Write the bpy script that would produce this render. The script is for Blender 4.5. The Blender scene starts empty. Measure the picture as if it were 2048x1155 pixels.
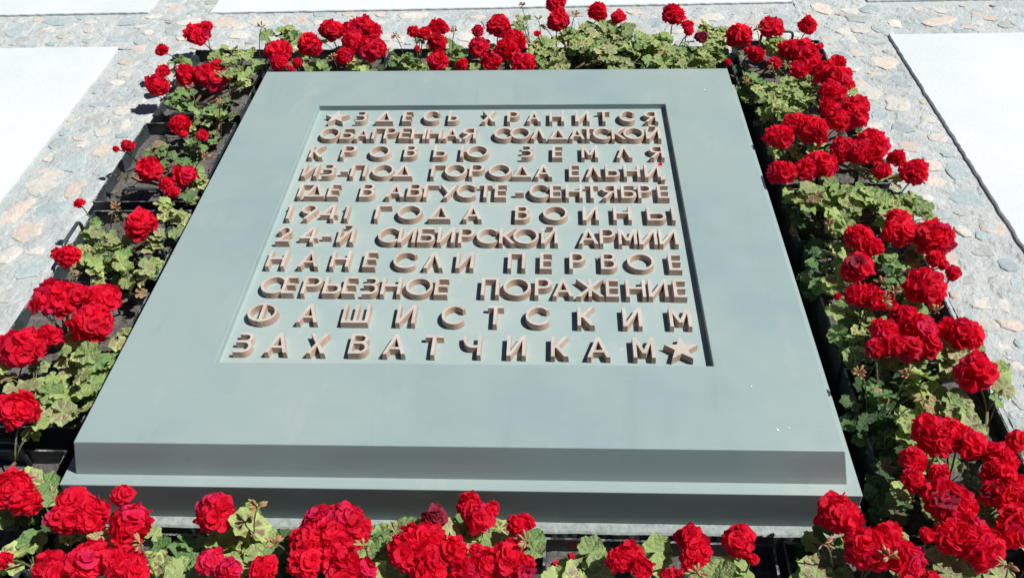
import bpy, bmesh, math, random
from math import radians, sin, cos, pi, hypot, atan2, sqrt
from mathutils import Vector, Matrix, Quaternion, noise
from mathutils.geometry import delaunay_2d_cdt, tessellate_polygon

random.seed(7)
S = bpy.context.scene
COL = S.collection

# ------------------------------------------------------------ camera, light
cam_d = bpy.data.cameras.new('camera')
cam = bpy.data.objects.new('camera', cam_d); COL.objects.link(cam)
cam_d.sensor_width = 36.0
cam_d.lens = 1801.67 / 2048 * 36
cam_d.clip_start = 0.02; cam_d.clip_end = 500
_R = Vector((0.99892482, 0.03758516, -0.02713976)); _U = Vector((-0.00381243, 0.65003534, 0.75989442)); _F = Vector((-0.04620256, 0.75897392, -0.64947972))
M = Matrix.Identity(4)
for i in range(3):
    M[i][0] = _R[i]; M[i][1] = _U[i]; M[i][2] = -_F[i]
M[0][3], M[1][3], M[2][3] = 0.1959, -1.1213, 1.3608
cam.matrix_world = M
S.camera = cam

SUN_EL, SUN_AZ = 54.0, 91.5        # azimuth: 90 = from +X (right)... 0 = from +Y (far side)
w = bpy.data.worlds.new('World'); S.world = w; w.use_nodes = True
nt = w.node_tree; bg = nt.nodes['Background']
sky = nt.nodes.new('ShaderNodeTexSky'); sky.sky_type = 'NISHITA'; sky.sun_disc = False
sky.sun_elevation = radians(SUN_EL); sky.sun_rotation = radians(SUN_AZ)
sky.altitude = 1200; sky.air_density = 0.62; sky.dust_density = 0.2; sky.ozone_density = 0.9
nt.links.new(sky.outputs[0], bg.inputs[0]); bg.inputs[1].default_value = 0.05
sd = bpy.data.lights.new('sun', 'SUN'); sun = bpy.data.objects.new('sun', sd); COL.objects.link(sun)
sd.energy = 5.0; sd.angle = radians(0.5); sd.color = (1.0, 0.985, 0.955)
sv = Vector((sin(radians(SUN_AZ)) * cos(radians(SUN_EL)), cos(radians(SUN_AZ)) * cos(radians(SUN_EL)), sin(radians(SUN_EL))))
sun.rotation_euler = sv.to_track_quat('Z', 'Y').to_euler(); sun.location = (3, 0, 4)
vs = S.view_settings
vs.view_transform = 'Standard'; vs.look = 'None'; vs.gamma = 1.0; vs.exposure = 0.16
vs.use_curve_mapping = False
S.cycles.max_bounces = 8

# ------------------------------------------------------------ data (metres, z = 0 at the top of the memorial)
TRAYS = [('L1', -1.185, -0.88, 1.57, 2.07), ('L2', -1.19, -0.878, 1.055, 1.52), ('L3', -1.165, -0.872, 0.69, 1.012), ('L4', -1.18, -0.868, 0.175, 0.64), ('L5', -1.175, -0.866, -0.355, 0.112), ('B1', -0.862, -0.436, 1.735, 2.065), ('B2', -0.42, 0.04, 1.735, 2.065), ('B3', 0.056, 0.45, 1.735, 2.065), ('B4', 0.466, 0.842, 1.735, 2.065), ('R1', 0.868, 1.19, 1.64, 2.11), ('R2', 0.872, 1.188, 1.145, 1.61), ('R3', 0.868, 1.19, 0.865, 1.12), ('R4', 0.874, 1.182, 0.4, 0.845), ('R5', 0.872, 1.18, -0.075, 0.382), ('F1', -0.822, -0.345, -0.42, -0.096), ('F2', -0.325, 0.15, -0.42, -0.093), ('F3', 0.176, 0.622, -0.42, -0.094), ('F4', 0.642, 1.11, -0.42, -0.092)]
PLANTS = [
('L1', -0.987, 1.945, 'red geranium with a light green leaf mound in the farthest tray on the left'),
('L1', -1.094, 1.67, 'red geranium with two big heads behind the upright handle of the farthest left tray'),
('L2', -0.94, 1.427, 'small red geranium below the handle in the sparsely planted left tray with bare soil'),
('L2', -1.143, 1.311, 'geranium leaning over the outer rim of the sparsely planted left tray'),
('L2', -0.965, 1.171, 'geranium with three low red heads beside the slab in the sparsely planted left tray'),
('L3', -1.033, 0.851, 'bushy pale green geranium with one big head in the left tray with side handles'),
('L4', -1.055, 0.51, 'geranium with four touching red heads in the second tray from the bottom left'),
('L4', -1.024, 0.268, 'pale leaved geranium at the near end of the second tray from the bottom left'),
('L5', -1.02, -0.075, 'geranium in the bottom left corner, in the nearest tray of the left side'),
('B1', -0.755, 1.9, 'geranium at the left end of the back row, with two round red heads'),
('B1', -0.542, 1.9, 'geranium with a heap of joined red heads, second from left in back row'),
('B2', -0.259, 1.9, 'geranium with a loose column of heads right of the back row tray gap'),
('B2', -0.029, 1.9, 'geranium with a tall pile of red heads in the middle of the back row'),
('B3', 0.214, 1.9, 'leafy geranium with four raised red heads right of the middle of the back row'),
('B4', 0.598, 1.9, 'mostly leafy green geranium with brown-ringed leaves behind the upper right of the slab'),
('B4', 0.786, 1.9, 'geranium at the right end of the back row beside the corner'),
('R1', 1.013, 1.992, 'geranium at the upper right corner with single red heads standing against the pavement'),
('R1', 1.061, 1.734, 'geranium with many heads spilling over the outer rim of the farthest right tray'),
('R2', 0.998, 1.377, 'geranium with three heads close to the slab in the second tray on the right'),
('R3', 1.029, 0.993, 'geranium with a wide bank of brown-ringed leaves in the middle of the right side'),
('R4', 1.028, 0.734, 'geranium with paired red heads below the brown-ringed leaf bank on the right'),
('R4', 1.028, 0.489, 'geranium with tightly clustered heads by the gap between the two nearest right trays'),
('R5', 0.98, 0.268, 'shaded dark green geranium with bud clusters beside the slab in the nearest right tray'),
('R5', 1.118, 0.154, 'geranium with large pale leaves at the outer rim of the nearest right tray'),
('R5', 1.026, -0.029, 'geranium at the near end of the nearest right tray, heads over dark shade'),
('F1', -0.727, -0.193, 'geranium with a broad mass of heads at the left end of the front row'),
('F1', -0.44, -0.193, 'geranium with one tall red head and large round leaves in the first front tray'),
('F2', -0.206, -0.191, 'geranium with the biggest heap of crimson heads, left of the front row middle'),
('F2', 0.031, -0.191, 'geranium with a wide drift of red heads in the middle of the front row'),
('F3', 0.221, -0.192, 'leafy geranium with brown-ringed leaves at the left end of the half empty front tray'),
('F3', 0.377, -0.224, 'geranium with one ragged red head in the middle of the half empty front tray'),
('F3', 0.533, -0.192, 'geranium with two upright heads at the right end of the half empty front tray'),
('F4', 0.782, -0.19, 'geranium with scarlet and pinkish heads just below the near right corner of the slab'),
('F4', 1.04, -0.223, 'geranium in the bottom right corner of the photo, right of the pinkish heads'),
]
HEADS = [
(0, -1.176, 2.097, -0.115, 0.0481, 0),
(0, -1.143, 2.117, -0.09, 0.0231, 0),
(0, -1.231, 1.887, -0.075, 0.0219, 0),
(1, -1.197, 1.696, -0.115, 0.0386, 0),
(1, -1.213, 1.801, -0.115, 0.0234, 0),
(1, -1.113, 1.761, -0.115, 0.0392, 0),
(1, -1.02, 1.76, -0.115, 0.0551, 0),
(2, -1.015, 1.4, -0.1, 0.0308, 0),
(2, -0.986, 1.338, -0.1, 0.0143, 0),
(2, -0.921, 1.328, -0.1, 0.0175, 0),
(3, -1.141, 1.27, -0.1, 0.0188, 0),
(3, -1.17, 1.249, -0.1, 0.0094, 0),
(4, -1.022, 1.127, -0.1, 0.0376, 0),
(4, -0.904, 1.099, -0.1, 0.0298, 0),
(4, -0.946, 1.057, -0.1, 0.0192, 0),
(4, -0.913, 1.015, -0.1, 0.0189, 0),
(5, -1.137, 0.915, -0.07, 0.0141, 0),
(5, -0.927, 0.814, -0.07, 0.0435, 0),
(5, -1.065, 0.673, -0.07, 0.0287, 0),
(5, -1.097, 0.68, -0.07, 0.0183, 0),
(6, -1.017, 0.482, -0.05, 0.0462, 0),
(6, -0.97, 0.494, -0.05, 0.0317, 0),
(6, -0.898, 0.48, -0.05, 0.0412, 0),
(7, -0.885, 0.399, -0.05, 0.0447, 0),
(7, -1.02, 0.312, -0.05, 0.048, 0),
(7, -0.974, 0.353, -0.05, 0.0278, 0),
(8, -0.939, 0.125, -0.05, 0.0383, 0),
(7, -0.976, 0.136, -0.05, 0.0256, 0),
(8, -0.856, -0.074, -0.05, 0.0342, 0),
(8, -0.817, -0.106, -0.05, 0.0289, 0),
(8, -0.878, -0.093, -0.05, 0.0291, 0),
(25, -0.8, -0.235, -0.05, 0.0163, 0),
(25, -0.719, -0.116, -0.05, 0.0382, 0),
(25, -0.723, -0.146, -0.05, 0.0302, 0),
(25, -0.677, -0.136, -0.05, 0.0322, 0),
(25, -0.633, -0.091, -0.05, 0.0193, 0),
(25, -0.596, -0.154, -0.05, 0.0337, 0),
(25, -0.606, -0.176, -0.05, 0.0167, 0),
(26, -0.441, -0.124, -0.05, 0.0359, 0),
(25, -0.703, -0.249, -0.05, 0.0324, 0),
(25, -0.644, -0.234, -0.05, 0.0362, 0),
(26, -0.579, -0.236, -0.05, 0.0343, 0),
(26, -0.548, -0.252, -0.05, 0.0179, 0),
(26, -0.419, -0.23, -0.05, 0.0252, 1),
(26, -0.382, -0.249, -0.05, 0.0232, 1),
(26, -0.32, -0.244, -0.05, 0.0232, 0),
(27, -0.235, -0.15, -0.05, 0.0353, 1),
(27, -0.19, -0.143, -0.05, 0.0335, 1),
(27, -0.25, -0.188, -0.05, 0.0365, 0),
(27, -0.208, -0.177, -0.05, 0.0385, 0),
(27, -0.171, -0.167, -0.05, 0.0313, 0),
(27, -0.242, -0.226, -0.05, 0.0341, 0),
(27, -0.193, -0.215, -0.05, 0.0324, 0),
(27, -0.172, -0.246, -0.05, 0.0337, 0),
(27, -0.142, -0.242, -0.05, 0.0231, 0),
(28, -0.024, -0.129, -0.05, 0.0242, 2),
(28, -0.053, -0.184, -0.05, 0.0364, 0),
(28, -0.025, -0.173, -0.05, 0.0256, 0),
(28, -0.067, -0.208, -0.05, 0.0324, 0),
(28, -0.024, -0.209, -0.05, 0.0305, 0),
(28, 0.015, -0.2, -0.05, 0.0252, 0),
(28, -0.023, -0.245, -0.05, 0.0318, 0),
(28, 0.045, -0.243, -0.05, 0.0282, 0),
(28, 0.057, -0.196, -0.05, 0.0108, 0),
(28, 0.04, -0.098, -0.05, 0.0245, 0),
(28, 0.06, -0.127, -0.05, 0.0242, 0),
(28, 0.081, -0.107, -0.05, 0.015, 0),
(28, 0.075, -0.226, -0.05, 0.0267, 0),
(28, 0.111, -0.217, -0.05, 0.0321, 0),
(28, 0.143, -0.226, -0.05, 0.0213, 0),
(28, 0.123, -0.199, -0.05, 0.0216, 0),
(28, 0.13, -0.142, -0.05, 0.0203, 0),
(28, 0.15, -0.137, -0.05, 0.0148, 0),
(30, 0.33, -0.204, -0.05, 0.0267, 0),
(30, 0.312, -0.213, -0.05, 0.0195, 0),
(30, 0.351, -0.227, -0.05, 0.0194, 0),
(31, 0.449, -0.169, -0.05, 0.0262, 0),
(30, 0.45, -0.196, -0.05, 0.025, 0),
(30, 0.435, -0.218, -0.05, 0.0141, 0),
(31, 0.532, -0.167, -0.05, 0.028, 0),
(31, 0.55, -0.205, -0.05, 0.0089, 0),
(30, 0.402, -0.245, -0.05, 0.0175, 0),
(32, 0.721, -0.113, -0.05, 0.0377, 0),
(32, 0.757, -0.182, -0.05, 0.0374, 0),
(32, 0.817, -0.201, -0.05, 0.0317, 1),
(32, 0.797, -0.16, -0.05, 0.0287, 0),
(32, 0.744, -0.163, -0.05, 0.0251, 0),
(32, 0.853, -0.236, -0.05, 0.0121, 0),
(33, 0.941, -0.153, -0.05, 0.0395, 0),
(33, 0.96, -0.173, -0.05, 0.0355, 0),
(32, 0.905, -0.158, -0.05, 0.0269, 0),
(32, 0.87, -0.15, -0.05, 0.0135, 0),
(24, 0.929, -0.073, -0.05, 0.0391, 0),
(24, 0.952, -0.086, -0.05, 0.0278, 0),
(24, 0.899, -0.055, -0.05, 0.0169, 0),
(24, 0.882, -0.026, -0.05, 0.02, 0),
(24, 0.933, -0.011, -0.05, 0.0172, 0),
(24, 0.896, 0.021, -0.05, 0.0224, 0),
(24, 0.951, 0.09, -0.05, 0.038, 0),
(24, 0.978, 0.084, -0.05, 0.0319, 0),
(24, 0.955, 0.055, -0.05, 0.0236, 0),
(24, 1.014, 0.06, -0.05, 0.0335, 0),
(24, 1.002, 0.081, -0.05, 0.0259, 0),
(24, 1.061, 0.023, -0.05, 0.031, 0),
(24, 1.05, -0.006, -0.05, 0.0268, 0),
(24, 1.028, -0.058, -0.05, 0.0262, 0),
(24, 1.057, -0.053, -0.05, 0.0318, 0),
(24, 1.038, -0.123, -0.05, 0.0345, 0),
(24, 1.068, -0.071, -0.05, 0.0241, 0),
(23, 1.113, 0.072, -0.05, 0.0198, 0),
(33, 1.019, -0.145, -0.05, 0.027, 0),
(23, 1.098, 0.261, -0.05, 0.0395, 0),
(21, 1.107, 0.375, -0.05, 0.0357, 0),
(21, 1.079, 0.394, -0.05, 0.0225, 0),
(21, 0.994, 0.426, -0.05, 0.0342, 0),
(21, 0.94, 0.386, -0.05, 0.0281, 0),
(22, 0.903, 0.33, -0.05, 0.0209, 0),
(22, 0.941, 0.349, -0.05, 0.0288, 0),
(21, 1.017, 0.387, -0.05, 0.0371, 0),
(22, 0.978, 0.33, -0.05, 0.0264, 0),
(22, 1.024, 0.343, -0.05, 0.0276, 0),
(21, 0.911, 0.508, -0.05, 0.0271, 0),
(21, 0.934, 0.506, -0.05, 0.0259, 0),
(21, 0.955, 0.494, -0.05, 0.0281, 0),
(21, 1.077, 0.543, -0.05, 0.0439, 0),
(21, 0.863, 0.506, -0.05, 0.0071, 0),
(20, 0.937, 0.612, -0.05, 0.0342, 0),
(20, 0.969, 0.729, -0.05, 0.038, 0),
(20, 1.077, 0.75, -0.05, 0.0395, 0),
(20, 1.087, 0.803, -0.05, 0.0324, 0),
(20, 0.998, 0.694, -0.05, 0.0225, 0),
(20, 1.157, 0.725, -0.05, 0.0467, 0),
(20, 1.133, 0.648, -0.05, 0.0209, 0),
(21, 1.159, 0.594, -0.05, 0.0181, 0),
(20, 1.144, 0.624, -0.05, 0.0146, 0),
(19, 0.83, 1.03, -0.05, 0.0364, 0),
(19, 0.946, 1.068, -0.05, 0.0452, 0),
(19, 0.903, 1.05, -0.05, 0.0337, 0),
(18, 1.03, 1.152, -0.05, 0.0376, 0),
(18, 1.117, 1.17, -0.05, 0.0493, 0),
(18, 1.069, 1.141, -0.05, 0.0374, 0),
(18, 1.168, 1.1, -0.05, 0.0256, 0),
(19, 1.196, 1.028, -0.05, 0.0361, 0),
(19, 1.11, 1.039, -0.05, 0.0237, 0),
(18, 0.862, 1.219, -0.05, 0.0384, 0),
(18, 0.922, 1.3, -0.05, 0.0362, 0),
(18, 0.968, 1.256, -0.05, 0.0432, 0),
(18, 0.946, 1.288, -0.05, 0.0301, 0),
(18, 1.099, 1.337, -0.05, 0.0487, 0),
(18, 1.055, 1.313, -0.05, 0.0363, 0),
(18, 1.04, 1.393, -0.05, 0.0294, 0),
(18, 1.129, 1.404, -0.05, 0.0341, 0),
(18, 1.117, 1.581, -0.05, 0.0438, 0),
(18, 1.073, 1.481, -0.05, 0.038, 0),
(17, 1.084, 1.634, -0.05, 0.0362, 0),
(17, 1.144, 1.697, -0.05, 0.0234, 0),
(17, 1.027, 1.785, -0.05, 0.0479, 0),
(17, 1.05, 1.728, -0.05, 0.0405, 0),
(17, 0.998, 1.793, -0.05, 0.0309, 0),
(17, 1.006, 1.649, -0.05, 0.0298, 0),
(17, 1.052, 1.666, -0.05, 0.0299, 0),
(15, 0.883, 1.757, -0.05, 0.029, 0),
(17, 0.933, 1.697, -0.05, 0.0218, 0),
(15, 0.865, 1.78, -0.05, 0.0189, 0),
(17, 1.11, 1.818, -0.05, 0.0121, 0),
(15, 0.779, 1.7, -0.05, 0.0118, 0),
(15, 0.847, 1.906, -0.05, 0.0477, 0),
(16, 0.968, 1.969, -0.05, 0.0412, 0),
(16, 1.103, 1.983, -0.05, 0.0323, 0),
(9, -0.781, 1.818, -0.05, 0.0425, 0),
(9, -0.756, 1.726, -0.05, 0.0294, 0),
(9, -0.68, 1.864, -0.05, 0.0429, 0),
(9, -0.693, 1.724, -0.05, 0.0173, 0),
(9, -0.711, 1.694, -0.055, 0.0086, 0),
(10, -0.622, 1.974, -0.05, 0.0422, 0),
(10, -0.559, 1.977, -0.05, 0.0293, 0),
(10, -0.513, 2.002, -0.05, 0.0442, 0),
(10, -0.47, 1.975, -0.05, 0.0293, 0),
(10, -0.522, 1.881, -0.05, 0.0412, 0),
(10, -0.454, 1.836, -0.05, 0.0478, 0),
(10, -0.535, 1.771, -0.05, 0.0314, 0),
(11, -0.318, 1.968, -0.05, 0.0219, 0),
(11, -0.277, 1.946, -0.05, 0.0236, 0),
(11, -0.228, 1.996, -0.05, 0.033, 0),
(11, -0.221, 1.871, -0.05, 0.0356, 0),
(11, -0.202, 1.72, -0.05, 0.036, 0),
(11, -0.289, 1.829, -0.05, 0.0088, 0),
(12, -0.084, 1.967, -0.05, 0.0218, 0),
(12, -0.013, 2.004, -0.05, 0.0439, 0),
(12, 0.047, 1.866, -0.05, 0.0478, 0),
(12, -0.072, 1.837, -0.05, 0.0335, 0),
(12, -0.023, 1.724, -0.05, 0.0308, 0),
(12, -0.121, 1.7, -0.05, 0.0205, 0),
(13, 0.089, 1.704, -0.05, 0.0357, 0),
(12, 0.026, 1.815, -0.05, 0.0385, 0),
(13, 0.134, 1.941, -0.05, 0.0108, 0),
(13, 0.199, 2.109, -0.01, 0.0352, 0),
(13, 0.21, 2.041, -0.05, 0.0442, 0),
(13, 0.355, 2.113, -0.05, 0.0373, 0),
(13, 0.43, 2.075, -0.05, 0.0259, 0),
(14, 0.632, 2.079, -0.05, 0.0388, 0),
(14, 0.677, 2.001, -0.05, 0.0181, 0),
(15, 0.713, 1.897, -0.05, 0.023, 2),
(14, 0.676, 1.951, -0.05, 0.0179, 0),
]
CLUMPS = [
(0, -0.964, 1.834, -0.075, 0.09, 0.113, 0),
(1, -0.898, 1.703, -0.075, 0.035, 0.057, 0),
(1, -1.168, 1.857, -0.1, 0.025, 0.071, 1),
(1, -1.058, 1.57, -0.1, 0.064, 0.054, 1),
(2, -0.92, 1.532, -0.095, 0.047, 0.067, 1),
(1, -1.105, 1.623, -0.1, 0.034, 0.04, 1),
(2, -1.008, 1.434, -0.075, 0.036, 0.029, 0),
(2, -0.923, 1.433, -0.075, 0.036, 0.028, 0),
(1, -0.91, 1.57, -0.075, 0.017, 0.03, 3),
(2, -0.968, 1.372, -0.15, 0.036, 0.068, 1),
(3, -1.061, 1.308, -0.15, 0.048, 0.053, 1),
(4, -1.007, 1.258, -0.15, 0.054, 0.045, 1),
(4, -0.948, 1.237, -0.15, 0.038, 0.031, 1),
(4, -1.11, 1.141, -0.125, 0.02, 0.055, 3),
(4, -0.87, 1.075, -0.125, 0.027, 0.069, 0),
(2, -0.923, 1.415, -0.15, 0.011, 0.027, 1),
(3, -1.102, 1.324, -0.15, 0.023, 0.034, 1),
(5, -1.05, 0.818, -0.075, 0.046, 0.047, 4),
(5, -1.034, 0.703, -0.075, 0.046, 0.043, 0),
(5, -0.999, 0.733, -0.075, 0.04, 0.049, 0),
(5, -0.932, 0.674, -0.08, 0.033, 0.046, 0),
(5, -0.861, 0.674, -0.095, 0.018, 0.023, 0),
(5, -0.894, 0.91, -0.075, 0.042, 0.037, 0),
(5, -0.855, 0.89, -0.09, 0.028, 0.057, 4),
(5, -1.027, 0.9, -0.075, 0.015, 0.03, 3),
(6, -0.997, 0.624, -0.075, 0.017, 0.025, 0),
(5, -0.88, 0.762, -0.075, 0.024, 0.034, 4),
(6, -1.053, 0.61, -0.075, 0.018, 0.046, 3),
(6, -0.865, 0.621, -0.075, 0.013, 0.027, 4),
(5, -0.983, 0.807, -0.075, 0.027, 0.036, 0),
(5, -0.983, 0.696, -0.1, 0.04, 0.038, 1),
(7, -0.927, 0.324, -0.075, 0.028, 0.028, 4),
(7, -0.874, 0.297, -0.075, 0.027, 0.04, 4),
(7, -0.849, 0.301, -0.1, 0.02, 0.04, 1),
(7, -0.907, 0.222, -0.075, 0.039, 0.038, 0),
(7, -0.972, 0.221, -0.075, 0.045, 0.035, 4),
(7, -0.855, 0.166, -0.09, 0.031, 0.023, 4),
(6, -0.848, 0.429, -0.105, 0.029, 0.031, 0),
(7, -0.862, 0.23, -0.075, 0.022, 0.035, 0),
(7, -0.914, 0.169, -0.075, 0.02, 0.024, 4),
(7, -0.956, 0.382, -0.075, 0.014, 0.031, 0),
(7, -1.043, 0.266, -0.075, 0.018, 0.03, 0),
(7, -0.988, 0.283, -0.1, 0.034, 0.026, 1),
(7, -0.85, 0.248, -0.135, 0.021, 0.031, 1),
(7, -0.849, 0.379, -0.12, 0.017, 0.034, 1),
(8, -0.847, -0.03, -0.085, 0.022, 0.019, 4),
(25, -0.833, -0.157, -0.075, 0.023, 0.029, 0),
(25, -0.809, -0.195, -0.075, 0.017, 0.018, 0),
(25, -0.812, -0.081, -0.075, 0.012, 0.02, 4),
(8, -0.86, -0.067, -0.135, 0.018, 0.029, 2),
(25, -0.649, -0.177, -0.075, 0.011, 0.015, 0),
(26, -0.553, -0.166, -0.1, 0.024, 0.031, 1),
(26, -0.493, -0.18, -0.1, 0.023, 0.036, 1),
(26, -0.4, -0.172, -0.075, 0.028, 0.031, 0),
(26, -0.367, -0.164, -0.075, 0.026, 0.028, 0),
(26, -0.399, -0.099, -0.075, 0.013, 0.015, 0),
(26, -0.36, -0.208, -0.075, 0.022, 0.021, 0),
(26, -0.466, -0.243, -0.075, 0.027, 0.016, 0),
(26, -0.547, -0.201, -0.075, 0.017, 0.022, 0),
(26, -0.432, -0.147, -0.075, 0.015, 0.012, 0),
(26, -0.35, -0.185, -0.075, 0.017, 0.03, 0),
(27, -0.088, -0.122, -0.075, 0.025, 0.026, 4),
(28, 0.002, -0.143, -0.075, 0.019, 0.017, 4),
(27, -0.141, -0.126, -0.1, 0.019, 0.024, 1),
(27, -0.126, -0.187, -0.075, 0.029, 0.02, 0),
(27, -0.113, -0.167, -0.1, 0.017, 0.023, 1),
(28, 0.08, -0.155, -0.075, 0.019, 0.017, 0),
(28, 0.04, -0.161, -0.075, 0.022, 0.015, 0),
(27, -0.101, -0.213, -0.075, 0.016, 0.022, 0),
(27, -0.158, -0.18, -0.075, 0.013, 0.016, 0),
(27, -0.309, -0.171, -0.135, 0.013, 0.014, 2),
(26, -0.333, -0.127, -0.135, 0.012, 0.015, 2),
(29, 0.245, -0.201, -0.075, 0.031, 0.026, 4),
(29, 0.273, -0.197, -0.075, 0.022, 0.022, 4),
(30, 0.377, -0.206, -0.075, 0.013, 0.015, 0),
(31, 0.482, -0.221, -0.075, 0.027, 0.013, 0),
(31, 0.528, -0.21, -0.075, 0.02, 0.018, 4),
(30, 0.389, -0.18, -0.075, 0.007, 0.007, 0),
(29, 0.209, -0.219, -0.075, 0.013, 0.013, 0),
(30, 0.38, -0.148, -0.135, 0.017, 0.02, 2),
(32, 0.685, -0.14, -0.135, 0.028, 0.026, 2),
(32, 0.699, -0.198, -0.075, 0.025, 0.024, 0),
(32, 0.669, -0.211, -0.075, 0.022, 0.017, 0),
(32, 0.892, -0.19, -0.075, 0.027, 0.025, 4),
(33, 0.934, -0.197, -0.075, 0.021, 0.021, 0),
(33, 0.98, -0.2, -0.075, 0.027, 0.019, 4),
(32, 0.741, -0.119, -0.1, 0.008, 0.017, 1),
(32, 0.886, -0.157, -0.135, 0.019, 0.019, 2),
(22, 0.899, 0.258, -0.135, 0.046, 0.054, 2),
(22, 0.865, 0.211, -0.135, 0.026, 0.037, 2),
(22, 1.003, 0.261, -0.075, 0.032, 0.036, 0),
(22, 1.026, 0.232, -0.075, 0.028, 0.045, 0),
(23, 1.051, 0.185, -0.075, 0.04, 0.056, 4),
(22, 0.969, 0.192, -0.075, 0.025, 0.025, 0),
(22, 0.931, 0.158, -0.075, 0.019, 0.042, 0),
(23, 1.15, 0.256, -0.075, 0.016, 0.03, 4),
(22, 1.009, 0.339, -0.075, 0.022, 0.027, 0),
(22, 0.881, 0.356, -0.1, 0.018, 0.017, 1),
(22, 0.961, 0.344, -0.1, 0.016, 0.022, 1),
(24, 0.888, 0.068, -0.135, 0.031, 0.042, 2),
(24, 0.866, 0.017, -0.135, 0.026, 0.053, 2),
(24, 1.028, -0.002, -0.1, 0.014, 0.046, 1),
(22, 0.9, 0.172, -0.135, 0.043, 0.042, 2),
(23, 1.054, 0.133, -0.075, 0.018, 0.024, 0),
(22, 0.911, 0.252, -0.1, 0.026, 0.029, 1),
(22, 0.966, 0.285, -0.135, 0.033, 0.039, 2),
(24, 0.957, 0.076, -0.135, 0.023, 0.034, 2),
(24, 0.878, -0.024, -0.135, 0.02, 0.026, 2),
(19, 0.896, 0.96, -0.075, 0.039, 0.048, 4),
(19, 0.991, 0.96, -0.075, 0.058, 0.071, 0),
(19, 1.057, 0.934, -0.075, 0.049, 0.068, 0),
(19, 1.148, 0.96, -0.075, 0.055, 0.064, 4),
(19, 1.173, 0.887, -0.075, 0.029, 0.047, 4),
(19, 0.889, 0.952, -0.135, 0.05, 0.059, 2),
(19, 1.104, 0.878, -0.075, 0.032, 0.034, 0),
(19, 0.965, 0.851, -0.075, 0.032, 0.033, 0),
(20, 0.934, 0.701, -0.075, 0.023, 0.028, 0),
(20, 0.887, 0.71, -0.1, 0.028, 0.039, 1),
(21, 0.874, 0.609, -0.075, 0.018, 0.034, 0),
(20, 0.864, 0.688, -0.135, 0.018, 0.034, 2),
(20, 1.044, 0.71, -0.1, 0.031, 0.044, 1),
(20, 1.114, 0.733, -0.1, 0.033, 0.038, 1),
(21, 1.05, 0.609, -0.1, 0.035, 0.031, 1),
(21, 0.888, 0.528, -0.1, 0.022, 0.025, 1),
(21, 0.915, 0.509, -0.1, 0.024, 0.028, 1),
(21, 0.881, 0.441, -0.1, 0.023, 0.03, 1),
(21, 0.907, 0.42, -0.1, 0.028, 0.03, 1),
(22, 0.888, 0.363, -0.1, 0.023, 0.02, 1),
(22, 1.068, 0.352, -0.075, 0.029, 0.033, 4),
(22, 1.088, 0.333, -0.075, 0.022, 0.029, 4),
(21, 1.087, 0.53, -0.1, 0.012, 0.025, 1),
(20, 0.911, 0.833, -0.135, 0.027, 0.037, 2),
(20, 1.035, 0.707, -0.135, 0.028, 0.035, 2),
(21, 1.047, 0.571, -0.135, 0.03, 0.028, 2),
(20, 0.937, 0.666, -0.135, 0.02, 0.029, 2),
(17, 0.868, 1.674, -0.1, 0.044, 0.074, 1),
(18, 0.901, 1.55, -0.075, 0.058, 0.085, 0),
(18, 0.969, 1.549, -0.075, 0.058, 0.095, 0),
(18, 0.916, 1.451, -0.075, 0.054, 0.057, 0),
(18, 0.876, 1.475, -0.135, 0.029, 0.053, 2),
(17, 1.036, 1.637, -0.075, 0.027, 0.048, 0),
(17, 0.99, 1.765, -0.075, 0.031, 0.044, 4),
(16, 1.003, 1.916, -0.075, 0.053, 0.038, 0),
(18, 1.038, 1.578, -0.075, 0.021, 0.058, 0),
(17, 0.852, 1.635, -0.135, 0.03, 0.05, 1),
(18, 1.016, 1.315, -0.135, 0.037, 0.049, 2),
(17, 1.151, 1.631, -0.135, 0.017, 0.051, 2),
(18, 0.949, 1.287, -0.135, 0.046, 0.036, 2),
(9, -0.827, 2.012, -0.075, 0.047, 0.065, 0),
(9, -0.79, 2.024, -0.075, 0.024, 0.051, 0),
(9, -0.654, 1.848, -0.1, 0.036, 0.063, 1),
(10, -0.496, 1.771, -0.075, 0.044, 0.044, 0),
(10, -0.449, 1.744, -0.075, 0.024, 0.028, 0),
(9, -0.729, 1.905, -0.1, 0.022, 0.052, 1),
(11, -0.346, 1.858, -0.1, 0.036, 0.07, 1),
(11, -0.289, 1.768, -0.075, 0.042, 0.052, 0),
(11, -0.155, 1.922, -0.1, 0.033, 0.059, 1),
(12, -0.091, 1.815, -0.1, 0.032, 0.052, 1),
(13, 0.07, 2.085, -0.07, 0.026, 0.055, 4),
(13, 0.138, 1.905, -0.075, 0.036, 0.08, 0),
(13, 0.15, 1.795, -0.1, 0.025, 0.039, 1),
(11, -0.392, 1.903, -0.1, 0.018, 0.042, 1),
(11, -0.194, 1.902, -0.135, 0.026, 0.05, 2),
(13, 0.169, 1.904, -0.075, 0.05, 0.075, 4),
(13, 0.201, 1.76, -0.075, 0.052, 0.047, 4),
(13, 0.251, 2.031, -0.075, 0.037, 0.053, 0),
(13, 0.358, 2.042, -0.075, 0.066, 0.076, 4),
(13, 0.298, 1.93, -0.075, 0.054, 0.059, 0),
(13, 0.437, 2.01, -0.075, 0.055, 0.066, 4),
(13, 0.369, 1.872, -0.075, 0.039, 0.062, 4),
(14, 0.483, 1.939, -0.075, 0.061, 0.072, 0),
(14, 0.569, 1.937, -0.075, 0.054, 0.068, 0),
(14, 0.598, 1.817, -0.075, 0.045, 0.052, 0),
(14, 0.544, 1.791, -0.075, 0.038, 0.051, 0),
(13, 0.419, 1.767, -0.075, 0.041, 0.047, 4),
(14, 0.513, 1.875, -0.135, 0.036, 0.04, 2),
(15, 0.779, 2.02, -0.075, 0.047, 0.058, 0),
(15, 0.792, 1.932, -0.075, 0.036, 0.055, 0),
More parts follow.
